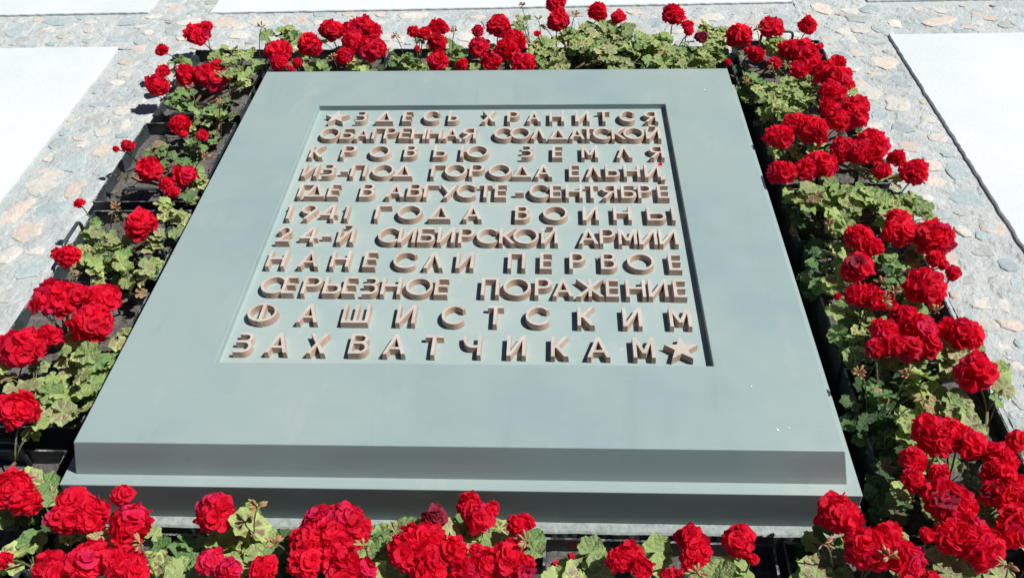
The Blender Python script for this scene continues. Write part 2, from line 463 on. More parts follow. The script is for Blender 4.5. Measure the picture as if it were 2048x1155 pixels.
(15, 0.752, 1.853, -0.075, 0.046, 0.061, 0),
(15, 0.702, 1.789, -0.075, 0.031, 0.044, 4),
(14, 0.655, 1.895, -0.075, 0.028, 0.063, 0),
(13, 0.271, 1.942, -0.135, 0.044, 0.05, 2),
(14, 0.687, 1.935, -0.135, 0.036, 0.05, 2),
(13, 0.418, 1.98, -0.135, 0.11, 0.042, 2),
]
BUDS = [
(22, 0.835, 0.226, -0.02),
(22, 0.935, 0.223, -0.02),
(22, 0.945, 0.154, -0.02),
(17, 0.831, 1.631, -0.085),
(21, 0.963, 0.516, -0.02),
(21, 0.982, 0.488, -0.02),
(21, 0.951, 0.458, -0.02),
(20, 0.89, 0.747, -0.02),
(21, 1.055, 0.419, -0.02),
(11, -0.365, 1.863, -0.02),
(11, -0.16, 1.899, -0.02),
(13, 0.071, 2.099, -0.01),
(0, -0.869, 1.948, -0.02),
(10, -0.566, 1.71, -0.02),
(13, 0.137, 1.997, -0.02),
(26, -0.352, -0.133, -0.02),
(27, -0.3, -0.212, -0.02),
(26, -0.544, -0.216, -0.02),
(27, -0.139, -0.211, -0.02),
(32, 0.672, -0.191, -0.02),
(32, 0.778, -0.215, -0.02),
(33, 0.97, -0.228, -0.02),
(16, 0.902, 1.888, -0.02),
(17, 0.905, 1.605, -0.02),
(17, 0.956, 1.622, -0.02),
(2, -0.86, 1.392, -0.02),
(2, -0.986, 1.485, -0.02),
(5, -0.982, 0.82, -0.02),
(4, -0.84, 1.13, -0.055),
(13, 0.27, 2.029, -0.02),
(30, 0.443, -0.254, -0.02),
(28, 0.149, -0.198, -0.02),
]
STONES = [
(-2.073, 2.631, 0.044, 0.033, 3),
(-1.91, 2.461, 0.075, 0.048, 2),
(-2.053, 2.347, 0.042, 0.047, 2),
(-1.591, 2.28, 0.061, 0.027, 2),
(-1.7, 2.264, 0.041, 0.027, 3),
(-1.921, 2.363, 0.031, 0.035, 1),
(-1.444, 2.562, 0.032, 0.042, 1),
(-1.337, 2.433, 0.063, 0.034, 0),
(-1.388, 2.361, 0.031, 0.038, 3),
(-1.476, 2.339, 0.037, 0.027, 0),
(-1.314, 2.197, 0.026, 0.04, 3),
(-1.379, 2.119, 0.022, 0.064, 2),
(-1.47, 2.178, 0.034, 0.051, 1),
(-1.442, 1.965, 0.029, 0.028, 0),
(-1.5, 1.839, 0.043, 0.067, 2),
(-1.417, 1.83, 0.039, 0.039, 2),
(-1.324, 1.799, 0.024, 0.03, 3),
(-1.352, 1.903, 0.023, 0.031, 3),
(-1.428, 1.626, 0.035, 0.052, 3),
(-1.515, 1.634, 0.032, 0.073, 1),
(-1.364, 1.54, 0.031, 0.034, 0),
(-1.345, 1.703, 0.04, 0.049, 0),
(-1.3, 1.59, 0.019, 0.039, 0),
(-1.498, 1.541, 0.021, 0.023, 2),
(-1.486, 1.466, 0.031, 0.041, 2),
(-1.32, 1.427, 0.034, 0.043, 1),
(-1.44, 1.232, 0.059, 0.086, 0),
(-1.316, 1.19, 0.035, 0.048, 1),
(-1.349, 1.081, 0.054, 0.052, 2),
(-1.454, 1.068, 0.035, 0.083, 1),
(-1.371, 0.974, 0.048, 0.055, 1),
(-1.37, 0.859, 0.029, 0.046, 0),
(-1.28, 0.791, 0.042, 0.039, 2),
(-1.385, 1.335, 0.049, 0.052, 2),
(-1.402, 1.459, 0.025, 0.026, 0),
(-1.294, 0.683, 0.02, 0.032, 3),
(-1.307, 0.883, 0.032, 0.022, 0),
(-1.197, 2.43, 0.073, 0.05, 1),
(-1.036, 2.426, 0.063, 0.038, 0),
(-1.089, 2.307, 0.051, 0.041, 0),
(-1.202, 2.3, 0.031, 0.047, 3),
(-0.893, 2.447, 0.063, 0.049, 1),
(-0.796, 2.495, 0.053, 0.033, 2),
(-0.848, 2.34, 0.041, 0.046, 2),
(-0.48, 2.365, 0.035, 0.041, 2),
(-0.54, 2.489, 0.032, 0.032, 1),
(-0.39, 2.475, 0.063, 0.037, 0),
(-0.668, 2.492, 0.042, 0.032, 1),
(-0.236, 2.408, 0.062, 0.046, 2),
(-0.125, 2.454, 0.042, 0.031, 1),
(-0.011, 2.476, 0.042, 0.031, 0),
(-0.163, 2.265, 0.036, 0.043, 0),
(-0.423, 2.247, 0.03, 0.029, 0),
(-0.658, 2.207, 0.03, 0.024, 3),
(0.134, 2.523, 0.042, 0.032, 0),
(0.28, 2.479, 0.046, 0.031, 3),
(0.529, 2.488, 0.052, 0.042, 1),
(0.604, 2.388, 0.037, 0.045, 2),
(0.595, 2.536, 0.046, 0.027, 3),
(0.801, 2.516, 0.052, 0.032, 2),
(0.831, 2.431, 0.061, 0.041, 0),
(0.785, 2.384, 0.041, 0.05, 1),
(0.957, 2.462, 0.037, 0.031, 3),
(0.895, 2.528, 0.042, 0.032, 0),
(1.109, 2.4, 0.051, 0.056, 2),
(1.064, 2.489, 0.041, 0.032, 3),
(1.121, 2.261, 0.039, 0.024, 0),
(1.301, 2.503, 0.048, 0.054, 1),
(1.41, 2.49, 0.037, 0.043, 0),
(1.49, 2.488, 0.062, 0.049, 2),
(1.418, 2.403, 0.051, 0.042, 3),
(1.553, 2.352, 0.03, 0.041, 0),
(1.725, 2.532, 0.052, 0.034, 1),
(1.872, 2.518, 0.045, 0.034, 1),
(1.992, 2.515, 0.041, 0.04, 2),
(1.928, 2.419, 0.06, 0.049, 1),
(1.733, 2.367, 0.08, 0.037, 1),
(1.882, 2.373, 0.03, 0.053, 0),
(2.031, 2.355, 0.026, 0.037, 2),
(1.633, 2.426, 0.04, 0.032, 3),
(1.4, 2.291, 0.036, 0.03, 0),
(1.482, 2.307, 0.034, 0.04, 3),
(1.975, 2.333, 0.03, 0.032, 3),
(1.256, 2.213, 0.031, 0.052, 1),
(1.34, 2.283, 0.03, 0.034, 0),
(1.275, 2.076, 0.042, 0.04, 2),
(1.337, 2.1, 0.025, 0.041, 0),
(1.42, 2.02, 0.059, 0.057, 1),
(1.292, 1.97, 0.033, 0.021, 0),
(1.365, 1.922, 0.033, 0.021, 1),
(1.439, 1.863, 0.034, 0.045, 2),
(1.294, 1.854, 0.023, 0.036, 1),
(1.301, 1.791, 0.049, 0.059, 0),
(1.379, 1.701, 0.048, 0.064, 0),
(1.471, 1.725, 0.023, 0.035, 4),
(1.302, 1.633, 0.031, 0.04, 2),
(1.456, 1.605, 0.042, 0.051, 0),
(1.353, 1.55, 0.042, 0.038, 2),
(1.444, 1.486, 0.042, 0.031, 0),
(1.341, 1.425, 0.035, 0.036, 1),
(1.278, 1.456, 0.021, 0.027, 0),
(1.363, 1.316, 0.047, 0.034, 1),
(1.442, 1.293, 0.034, 0.056, 2),
(1.357, 1.224, 0.038, 0.03, 1),
(1.427, 1.144, 0.066, 0.063, 2),
(1.299, 1.131, 0.03, 0.028, 0),
(1.318, 1.055, 0.036, 0.024, 2),
(1.357, 0.978, 0.024, 0.031, 0),
(1.446, 0.995, 0.043, 0.04, 1),
(1.269, 0.857, 0.033, 0.038, 1),
(1.375, 0.89, 0.035, 0.03, 3),
(1.425, 0.825, 0.027, 0.031, 2),
(1.297, 0.761, 0.032, 0.018, 3),
(1.304, 0.67, 0.034, 0.03, 0),
(1.351, 0.661, 0.023, 0.026, 0),
(1.419, 0.741, 0.016, 0.027, 2),
(1.25, 0.603, 0.019, 0.021, 2),
(1.287, 0.585, 0.029, 0.027, 0),
(1.342, 0.585, 0.031, 0.023, 1),
(1.297, 0.495, 0.022, 0.033, 0),
(1.245, 0.418, 0.018, 0.018, 3),
(1.304, 0.435, 0.018, 0.024, 0),
(1.23, 0.346, 0.025, 0.035, 2),
(1.263, 0.323, 0.011, 0.026, 3),
(1.244, 0.699, 0.016, 0.017, 1),
(1.339, 0.513, 0.012, 0.02, 2),
]
ROWS = [
(1.2361, [('*', -0.4896, 0.0539), ('З', -0.4018, 0.0326), ('Д', -0.34, 0.0515), ('Е', -0.2594, 0.0255), ('С', -0.1964, 0.0449), ('Ь', -0.121, 0.0313), ('Х', -0.0204, 0.0401), ('Р', 0.0565, 0.0336), ('А', 0.1157, 0.0383), ('Н', 0.182, 0.042), ('И', 0.259, 0.0406), ('Т', 0.3255, 0.0354), ('С', 0.3904, 0.0426), ('Я', 0.4629, 0.0393)]),
(1.1376, [('О', -0.4921, 0.0568), ('Б', -0.4309, 0.0387), ('А', -0.3878, 0.0425), ('Г', -0.3386, 0.0392), ('Р', -0.3015, 0.0365), ('Е', -0.2585, 0.0335), ('Н', -0.2212, 0.0402), ('Н', -0.1753, 0.0413), ('А', -0.1282, 0.0493), ('Я', -0.0737, 0.0425), ('С', 0.0218, 0.0498), ('О', 0.0694, 0.0574), ('Л', 0.129, 0.0424), ('Д', 0.1801, 0.0525), ('А', 0.2413, 0.0413), ('Т', 0.2774, 0.033), ('С', 0.3091, 0.0483), ('К', 0.3614, 0.0411), ('О', 0.3973, 0.0573), ('Й', 0.4601, 0.0428)]),
(1.0391, [('К', -0.5018, 0.038), ('Р', -0.4127, 0.0447), ('О', -0.3294, 0.0568), ('В', -0.23, 0.0368), ('Ь', -0.1466, 0.0408), ('Ю', -0.0691, 0.08), ('З', 0.1051, 0.0313), ('Е', 0.1913, 0.0261), ('М', 0.273, 0.0454), ('Л', 0.3705, 0.0431), ('Я', 0.4633, 0.0397)]),
(0.9406, [('И', -0.5012, 0.0408), ('З', -0.4456, 0.0352), ('-', -0.3957, 0.0205), ('П', -0.3675, 0.0442), ('О', -0.3067, 0.0592), ('Д', -0.2466, 0.0522), ('Г', -0.1431, 0.0369), ('О', -0.104, 0.0584), ('Р', -0.0379, 0.0422), ('О', 0.0163, 0.0624), ('Д', 0.0828, 0.0491), ('А', 0.1441, 0.0455), ('Е', 0.2373, 0.0261), ('Л', 0.2817, 0.042), ('Ь', 0.3353, 0.0399), ('Н', 0.3858, 0.0433), ('И', 0.4421, 0.0417), (',', 0.4852, 0.0144)]),
(0.8421, [('Г', -0.4914, 0.0323), ('Д', -0.4738, 0.0538), ('Е', -0.4114, 0.0295), ('В', -0.3246, 0.0409), ('А', -0.2524, 0.0466), ('В', -0.1972, 0.0425), ('Г', -0.153, 0.039), ('У', -0.11, 0.0476), ('С', -0.0636, 0.0502), ('Т', -0.0041, 0.0337), ('Е', 0.0376, 0.0312), ('-', 0.093, 0.0218), ('С', 0.1318, 0.0489), ('Е', 0.1855, 0.0282), ('Н', 0.2272, 0.0436), ('Т', 0.2793, 0.0337), ('Я', 0.3228, 0.0398), ('Б', 0.3737, 0.0386), ('Р', 0.4179, 0.0377), ('Е', 0.4686, 0.0295)]),
(0.7436, [('1', -0.5044, 0.0124), ('9', -0.4645, 0.042), ('4', -0.4115, 0.0442), ('1', -0.3517, 0.0123), ('Г', -0.2698, 0.042), ('О', -0.2108, 0.0659), ('Д', -0.1277, 0.0577), ('А', -0.038, 0.048), ('В', 0.0961, 0.0376), ('О', 0.1675, 0.0644), ('И', 0.2703, 0.0392), ('Н', 0.3474, 0.0468), ('Ы', 0.4338, 0.0703)]),
(0.6451, [('2', -0.5037, 0.0344), ('4', -0.4455, 0.0466), ('-', -0.3884, 0.0223), ('Й', -0.3484, 0.0408), ('С', -0.2462, 0.0535), ('И', -0.1944, 0.0435), ('Б', -0.1464, 0.046), ('И', -0.0949, 0.0422), ('Р', -0.0431, 0.0403), ('С', 0.0028, 0.053), ('К', 0.0594, 0.0408), ('О', 0.0941, 0.0644), ('Й', 0.165, 0.0399), ('А', 0.2573, 0.0487), ('Р', 0.3096, 0.0396), ('М', 0.3564, 0.0449), ('И', 0.4049, 0.0477), ('И', 0.4539, 0.0501)]),
(0.5466, [('Н', -0.5048, 0.0463), ('А', -0.4257, 0.0504), ('Н', -0.347, 0.0466), ('Е', -0.2664, 0.0308), ('С', -0.1948, 0.057), ('Л', -0.1188, 0.0479), ('И', -0.0402, 0.0425), ('П', 0.0853, 0.0415), ('Е', 0.1634, 0.0267), ('Р', 0.2335, 0.0384), ('В', 0.3089, 0.039), ('О', 0.3715, 0.0659), ('Е', 0.4698, 0.0311)]),
(0.4481, [('С', -0.4978, 0.0592), ('Е', -0.4431, 0.0289), ('Р', -0.3988, 0.0496), ('Ь', -0.3467, 0.046), ('Е', -0.2996, 0.0311), ('З', -0.2522, 0.0379), ('Н', -0.209, 0.0475), ('О', -0.1512, 0.0642), ('Е', -0.0825, 0.0315), ('П', 0.0273, 0.0409), ('О', 0.0785, 0.0646), ('Р', 0.1522, 0.039), ('А', 0.1939, 0.0474), ('Ж', 0.2487, 0.0634), ('Е', 0.3168, 0.029), ('Н', 0.3626, 0.046), ('И', 0.4136, 0.0469), ('Е', 0.4722, 0.0291)]),
(0.3496, [('Ф', -0.5025, 0.0684), ('А', -0.3853, 0.0489), ('Ш', -0.2825, 0.0607), ('И', -0.159, 0.0438), ('С', -0.0555, 0.0493), ('Т', 0.0466, 0.0362), ('С', 0.1343, 0.0501), ('К', 0.2497, 0.0371), ('И', 0.3504, 0.0421), ('М', 0.4529, 0.05)]),
(0.2511, [('З', -0.5047, 0.0412), ('А', -0.4331, 0.0494), ('Х', -0.3414, 0.0418), ('В', -0.2504, 0.0449), ('А', -0.1734, 0.0495), ('Т', -0.0871, 0.0439), ('Ч', -0.0008, 0.0396), ('И', 0.0959, 0.0394), ('К', 0.1914, 0.0358), ('А', 0.2673, 0.0507), ('М', 0.3667, 0.0467), ('*', 0.4357, 0.0683)]),
]

# ------------------------------------------------------------ helpers
def mesh(name, verts, faces, mat=None, smooth=False):
    me = bpy.data.meshes.new(name)
    me.from_pydata([tuple(v) for v in verts], [], faces); me.validate(); me.update()
    if mat: me.materials.append(mat)
    if smooth: me.polygons.foreach_set('use_smooth', [True] * len(me.polygons))
    return me

def link(name, data, parent=None, loc=None, mw=None):
    o = bpy.data.objects.new(name, data); COL.objects.link(o)
    if parent: o.parent = parent
    if mw is not None: o.matrix_local = mw
    elif loc is not None: o.location = loc
    return o

def tag(o, label=None, cat=None, group=None, kind=None):
    if label: o['label'] = label
    if cat: o['category'] = cat
    if group: o['group'] = group
    if kind: o['kind'] = kind
    return o

def boxes(bl):
    V, Fc = [], []
    for (x0, x1, y0, y1, z0, z1) in bl:
        b = len(V)
        V += [(x0, y0, z0), (x1, y0, z0), (x1, y1, z0), (x0, y1, z0), (x0, y0, z1), (x1, y0, z1), (x1, y1, z1), (x0, y1, z1)]
        Fc += [[b + i for i in f] for f in ((0, 3, 2, 1), (4, 5, 6, 7), (0, 1, 5, 4), (1, 2, 6, 5), (2, 3, 7, 6), (3, 0, 4, 7))]
    return V, Fc

def tube(V, Fc, pts, rad, n=6):
    """adds a tube along pts to the lists V, Fc"""
    pts = [Vector(p) for p in pts]; b = len(V)
    up = Vector((0.13, 0.21, 1)).normalized()
    for i, p in enumerate(pts):
        t = (pts[min(i + 1, len(pts) - 1)] - pts[max(i - 1, 0)])
        if t.length < 1e-7: t = Vector((0, 0, 1))
        t.normalize()
        a = t.cross(up)
        if a.length < 1e-3: a = t.cross(Vector((1, 0, 0)))
        a.normalize(); c = t.cross(a)
        r = rad[i] if isinstance(rad, (list, tuple)) else rad
        for k in range(n):
            q = 2 * pi * k / n
            V.append(p + a * (r * cos(q)) + c * (r * sin(q)))
    for i in range(len(pts) - 1):
        for k in range(n):
            k2 = (k + 1) % n
            Fc.append([b + i * n + k, b + i * n + k2, b + (i + 1) * n + k2, b + (i + 1) * n + k])
    Fc.append([b + k for k in range(n)][::-1]); Fc.append([b + (len(pts) - 1) * n + k for k in range(n)])

def bevel(o, wd, seg=2):
    m = o.modifiers.new('bevel', 'BEVEL'); m.width = wd; m.segments = seg; m.limit_method = 'ANGLE'; m.angle_limit = radians(35)

class N:
    """tiny node-tree helper"""
    def __init__(s, name):
        s.m = bpy.data.materials.new(name); s.m.use_nodes = True; s.t = s.m.node_tree
        s.b = s.t.nodes['Principled BSDF']; s.out = s.t.nodes['Material Output']
    def n(s, ty, **kw):
        x = s.t.nodes.new(ty)
        for k, v in kw.items():
            if k in x.inputs.keys() if isinstance(k, str) else False: x.inputs[k].default_value = v
            else: setattr(x, k, v)
        return x
    def l(s, a, b): s.t.links.new(a, b)
    def coord(s, scale=(1, 1, 1), obj=False):
        tc = s.n('ShaderNodeTexCoord'); mp = s.n('ShaderNodeMapping'); mp.inputs['Scale'].default_value = scale
        if obj:
            s.l(tc.outputs['Object'], mp.inputs[0])
        else:
            g = s.n('ShaderNodeNewGeometry'); s.l(g.outputs['Position'], mp.inputs[0])
        return mp.outputs[0]
    def noise(s, vec, scale, detail=4, rough=.55, dist=0):
        x = s.n('ShaderNodeTexNoise'); x.inputs['Scale'].default_value = scale; x.inputs['Detail'].default_value = detail
        x.inputs['Roughness'].default_value = rough; x.inputs['Distortion'].default_value = dist
        s.l(vec, x.inputs['Vector']); return x.outputs[0]
    def ramp(s, fac, stops):
        x = s.n('ShaderNodeValToRGB'); e = x.color_ramp.elements
        while len(e) > 1: e.remove(e[-1])
        e[0].position = stops[0][0]; e[0].color = (*stops[0][1], 1)
        for p, c in stops[1:]:
            q = e.new(p); q.color = (*c, 1)
        s.l(fac, x.inputs[0]); return x.outputs[0]
    def mix(s, f, a, b, mode='MIX'):
        x = s.n('ShaderNodeMix'); x.data_type = 'RGBA'; x.blend_type = mode
        for v, i in ((f, 0), (a, 6), (b, 7)):
            if isinstance(v, (int, float)): x.inputs[i].default_value = v
            elif isinstance(v, tuple): x.inputs[i].default_value = (*v, 1)
            else: s.l(v, x.inputs[i])
        return x.outputs[2]
    def bump(s, h, strength, dist, prev=None):
        x = s.n('ShaderNodeBump'); x.inputs['Strength'].default_value = strength; x.inputs['Distance'].default_value = dist
        s.l(h, x.inputs['Height'])
        if prev is not None: s.l(prev, x.inputs['Normal'])
        return x.outputs[0]
    def fin(s, col, rough=.6, nrm=None, spec=.5, metal=0):
        if isinstance(col, tuple): s.b.inputs['Base Color'].default_value = (*col, 1)
        else: s.l(col, s.b.inputs['Base Color'])
        if isinstance(rough, (int, float)): s.b.inputs['Roughness'].default_value = rough
        else: s.l(rough, s.b.inputs['Roughness'])
        if nrm is not None: s.l(nrm, s.b.inputs['Normal'])
        s.b.inputs['Specular IOR Level'].default_value = spec; s.b.inputs['Metallic'].default_value = metal
        return s.m
    def translucent(s, col, f):
        tr = s.n('ShaderNodeBsdfTranslucent'); mx = s.n('ShaderNodeMixShader'); mx.inputs[0].default_value = f
        if isinstance(col, tuple): tr.inputs[0].default_value = (*col, 1)
        else: s.l(col, tr.inputs[0])
        s.l(s.b.outputs[0], mx.inputs[1]); s.l(tr.outputs[0], mx.inputs[2]); s.l(mx.outputs[0], s.out.inputs[0])

def g3(v): return (v, v, v)

# ------------------------------------------------------------ materials
def m_paint():
    s = N('blue grey paint'); v = s.coord()
    a = s.ramp(s.noise(v, 2.2, 5, .6, .4), [(.26, (.250, .335, .335)), (.5, (.288, .372, .362)), (.74, (.335, .398, .370))])
    st = s.coord((1.2, 60, 60)); g = s.ramp(s.noise(st, 4, 3), [(.3, g3(.965)), (.7, g3(1.0))])
    c = s.mix(1.0, a, g, 'MULTIPLY')
    drips = s.ramp(s.noise(s.coord((5, 1.6, 3)), 1.5, 4, .6), [(.60, g3(0)), (.85, g3(.7))])
    c = s.mix(drips, c, (.44, .455, .40))
    dk = s.ramp(s.noise(s.coord((7, 1.0, 7)), 2.2, 5, .65, .8), [(.60, g3(0)), (.82, g3(.45))]); c = s.mix(dk, c, (.21, .28, .275))
    sp = s.ramp(s.noise(v, 420, 2), [(.74, g3(0)), (.80, g3(.5))]); c = s.mix(sp, c, (.52, .53, .50))
    return s.fin(c, s.ramp(s.noise(v, 9, 3), [(.3, g3(.42)), (.7, g3(.6))]), s.bump(s.noise(v, 260, 3), .12, .0008), .45)
def m_recess():
    s = N('recess floor paint'); v = s.coord()
    a = s.ramp(s.noise(v, 3.5, 5, .6, .5), [(.30, (.295, .385, .375)), (.5, (.34, .42, .40)), (.72, (.40, .44, .41))])
    d = s.ramp(s.noise(v, 30, 5, .7), [(.58, g3(0)), (.80, g3(.55))])
    c = s.mix(d, a, (.52, .54, .50))
    return s.fin(c, .55, s.bump(s.noise(v, 180, 4), .2, .001), .4)
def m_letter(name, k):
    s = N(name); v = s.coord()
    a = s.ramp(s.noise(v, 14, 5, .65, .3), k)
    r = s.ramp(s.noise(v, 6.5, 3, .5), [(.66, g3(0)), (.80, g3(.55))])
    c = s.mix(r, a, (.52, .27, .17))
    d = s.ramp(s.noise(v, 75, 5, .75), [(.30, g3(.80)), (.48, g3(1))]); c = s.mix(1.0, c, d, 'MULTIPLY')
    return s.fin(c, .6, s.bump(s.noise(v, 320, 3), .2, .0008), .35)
def m_base():
    s = N('painted concrete'); v = s.coord()
    c = s.ramp(s.noise(v, 60, 6, .7), [(.3, (.20, .24, .23)), (.5, (.31, .355, .335)), (.75, (.42, .45, .43))])
    return s.fin(c, .9, s.bump(s.noise(v, 150, 5, .7), .6, .003), .2)
def m_tray():
    s = N('black enamel tray steel'); v = s.coord()
    c = s.ramp(s.noise(v, 25, 5, .65), [(.35, (.026, .035, .039)), (.6, (.044, .056, .061)), (.8, (.090, .102, .107))])
    d = s.ramp(s.noise(v, 9, 6, .75), [(.56, g3(0)), (.80, g3(.8))]); c = s.mix(d, c, (.15, .145, .14))
    return s.fin(c, s.ramp(s.noise(v, 40, 3), [(.3, g3(.28)), (.7, g3(.5))]), s.bump(s.noise(v, 90, 3), .15, .001), .5)
def m_rim():
    s = N('worn tray rim'); v = s.coord()
    d = s.ramp(s.noise(v, 45, 5, .8), [(.47, g3(0)), (.62, g3(1))]); c = s.mix(d, (.03, .034, .037), (.30, .31, .31))
    return s.fin(c, .35, None, .5)
def m_soil():
    s = N('dry potting soil'); v = s.coord()
    c = s.ramp(s.noise(v, 70, 6, .75), [(.28, (.06, .052, .046)), (.48, (.15, .137, .126)), (.66, (.24, .225, .21)), (.8, (.36, .34, .315))])
    return s.fin(c, .95, s.bump(s.noise(v, 140, 6, .75), 1.0, .008), .1)
def m_mortar():
    s = N('rough pale mortar'); v = s.coord()
    c = s.ramp(s.noise(v, 7, 6, .65, .6), [(.28, (.45, .50, .49)), (.5, (.55, .585, .57)), (.72, (.63, .645, .61))])
    d = s.ramp(s.noise(v, 55, 5, .7), [(.30, g3(.72)), (.45, g3(1))]); crack_shade = s.ramp(s.noise(s.coord((1, 1.6, 1)), 19, 7, .8, 1.5), [(.485, g3(1)), (.5, g3(.55)), (.515, g3(1))]); crack_shade_mask = s.ramp(s.noise(v, 4.5, 3), [(.52, g3(0)), (.6, g3(1))]); c = s.mix(crack_shade_mask, c, s.mix(1.0, c, crack_shade, 'MULTIPLY'))  # thin dark lines: shadows of the rough relief painted into the mortar colour
    c = s.mix(1.0, c, d, 'MULTIPLY')
    h = s.mix(.5, s.noise(v, 11, 6, .7, .6), s.noise(v, 60, 6, .75))
    return s.fin(c, .95, s.bump(s.noise(v, 200, 3), .4, .002, s.bump(h, .8, .022)), .1)
def m_slab():
    s = N('white rendered concrete'); v = s.coord()
    c = s.ramp(s.noise(v, 1.6, 5, .6), [(.3, (.60, .655, .645)), (.55, (.665, .70, .685)), (.8, (.70, .718, .70))])
    d = s.ramp(s.noise(v, 95, 6, .85), [(.26, g3(.62)), (.42, g3(1))]); c = s.mix(1.0, c, d, 'MULTIPLY')
    return s.fin(c, .95, s.bump(s.noise(v, 120, 5, .75), .45, .004), .1)
def m_stone(name, c0, c1):
    s = N(name); v = s.coord(); oi = s.n('ShaderNodeObjectInfo')
    a = s.ramp(s.noise(v, 22, 6, .7, .8), [(.3, c0), (.55, c1), (.75, tuple(min(.8, x * 1.12) for x in c1))])
    b = s.n('ShaderNodeMapRange'); s.l(oi.outputs['Random'], b.inputs[0]); b.inputs[3].default_value = .88; b.inputs[4].default_value = 1.08
    hs = s.n('ShaderNodeHueSaturation'); s.l(a, hs.inputs['Color']); s.l(b.outputs[0], hs.inputs['Value'])
    return s.fin(hs.outputs[0], .85, s.bump(s.noise(v, 45, 6, .7), .7, .010), .2)
def m_leaf(name, base, dark, ring, ringamt, tr=.22):
    s = N(name); at = s.n('ShaderNodeAttribute'); at.attribute_name = 'rad'
    oi = s.n('ShaderNodeObjectInfo'); v = s.coord((1, 1, 1), True)
    rr = s.n('ShaderNodeMath', operation='ADD'); ns = s.noise(v, 3.0, 3)
    ml = s.n('ShaderNodeMath', operation='MULTIPLY'); s.l(ns, ml.inputs[0]); ml.inputs[1].default_value = .45
    s.l(at.outputs['Fac'], rr.inputs[0]); s.l(ml.outputs[0], rr.inputs[1])
    body = s.ramp(s.noise(v, 1.2, 4), [(.3, dark), (.65, base)])
    rg = s.ramp(rr.outputs[0], [(.42, g3(0)), (.60, g3(1)), (.92, g3(1)), (1.06, g3(0))])
    sel = s.n('ShaderNodeMath', operation='GREATER_THAN'); s.l(oi.outputs['Random'], sel.inputs[0]); sel.inputs[1].default_value = 1 - ringamt
    amt = s.n('ShaderNodeMath', operation='MULTIPLY'); s.l(sel.outputs[0], amt.inputs[0]); amt.inputs[1].default_value = .85
    vn = s.n('ShaderNodeAttribute'); vn.attribute_name = 'vein'
    vr = s.ramp(vn.outputs['Fac'], [(.35, g3(1)), (.9, g3(.12))]); rg = s.mix(1.0, rg, vr, 'MULTIPLY')
    a2 = s.n('ShaderNodeMath', operation='MULTIPLY'); s.l(rg, a2.inputs[0]); s.l(amt.outputs[0], a2.inputs[1])
    vl = s.ramp(vn.outputs['Fac'], [(.86, g3(1)), (1.0, g3(1.22))]); c = s.mix(a2.outputs[0], s.mix(1.0, body, vl, 'MULTIPLY'), ring)
    b = s.n('ShaderNodeMapRange'); s.l(oi.outputs['Random'], b.inputs[0]); b.inputs[3].default_value = .72; b.inputs[4].default_value = 1.22
    h = s.n('ShaderNodeMapRange'); s.l(oi.outputs['Random'], h.inputs[0]); h.inputs[3].default_value = .515; h.inputs[4].default_value = .48
    hs = s.n('ShaderNodeHueSaturation'); s.l(c, hs.inputs['Color']); s.l(b.outputs[0], hs.inputs['Value']); s.l(h.outputs[0], hs.inputs['Hue'])
    s.fin(hs.outputs[0], .50, s.bump(s.noise(v, 9, 3), .4, .05), .35)
    s.translucent(s.mix(1.0, hs.outputs[0], (1.2, 1.3, .5), 'MULTIPLY'), tr); return s.m
def m_petal(name, c0, c1):
    s = N(name); oi = s.n('ShaderNodeObjectInfo'); v = s.coord((1, 1, 1), True)
    at = s.n('ShaderNodeAttribute'); at.attribute_name = 'rad'
    c = s.mix(at.outputs['Fac'], c0, c1)
    b = s.n('ShaderNodeMapRange'); s.l(oi.outputs['Random'], b.inputs[0]); b.inputs[3].default_value = .84; b.inputs[4].default_value = 1.08
    hs = s.n('ShaderNodeHueSaturation'); s.l(c, hs.inputs['Color']); s.l(b.outputs[0], hs.inputs['Value'])
    s.fin(hs.outputs[0], .55, s.bump(s.noise(v, 5, 3), .3, .05), .25)
    s.translucent(hs.outputs[0], .52); return s.m
def m_plain(name, c0, c1, sc=60, rough=.6):
    s = N(name); v = s.coord(); return s.fin(s.ramp(s.noise(v, sc, 4), [(.35, c0), (.65, c1)]), rough, None, .3)

PAINT, RECESS, BASE = m_paint(), m_recess(), m_base()
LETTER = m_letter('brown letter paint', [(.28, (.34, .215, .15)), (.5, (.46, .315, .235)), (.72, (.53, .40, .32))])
LTOP = m_letter('pale letter face', [(.28, (.44, .385, .33)), (.5, (.52, .465, .41)), (.72, (.58, .54, .485))])  # letter tops, paler and greyer than the brown sides
TRAYM, RIMM, SOIL, MORTAR, SLABM = m_tray(), m_rim(), m_soil(), m_mortar(), m_slab()
STONEM = [m_stone('warm white stone', (.54, .52, .46), (.66, .63, .56)), m_stone('pink granite stone', (.54, .46, .39), (.65, .57, .49)),
          m_stone('blue grey stone', (.32, .39, .40), (.43, .50, .50)), m_stone('grey stone', (.36, .39, .37), (.47, .49, .46)), m_stone('tan stone', (.46, .37, .28), (.56, .48, .38))]
RING = (.20, .12, .075)
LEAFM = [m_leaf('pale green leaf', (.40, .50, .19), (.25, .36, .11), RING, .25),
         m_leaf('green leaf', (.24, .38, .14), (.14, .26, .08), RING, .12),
         m_leaf('shade-darkened green leaf', (.075, .15, .055), (.04, .09, .03), RING, .1),  # low leaves in the shade: the shade is put into the darker green
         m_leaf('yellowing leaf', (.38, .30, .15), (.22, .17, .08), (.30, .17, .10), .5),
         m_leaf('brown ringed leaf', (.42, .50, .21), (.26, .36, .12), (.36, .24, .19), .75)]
PETALM = [m_petal('scarlet petal', (.84, .004, .028), (.95, .012, .062)), m_petal('crimson petal', (.76, .008, .07), (.88, .028, .14)),
          m_petal('fading rose petal', (.25, .01, .03), (.50, .05, .10))]
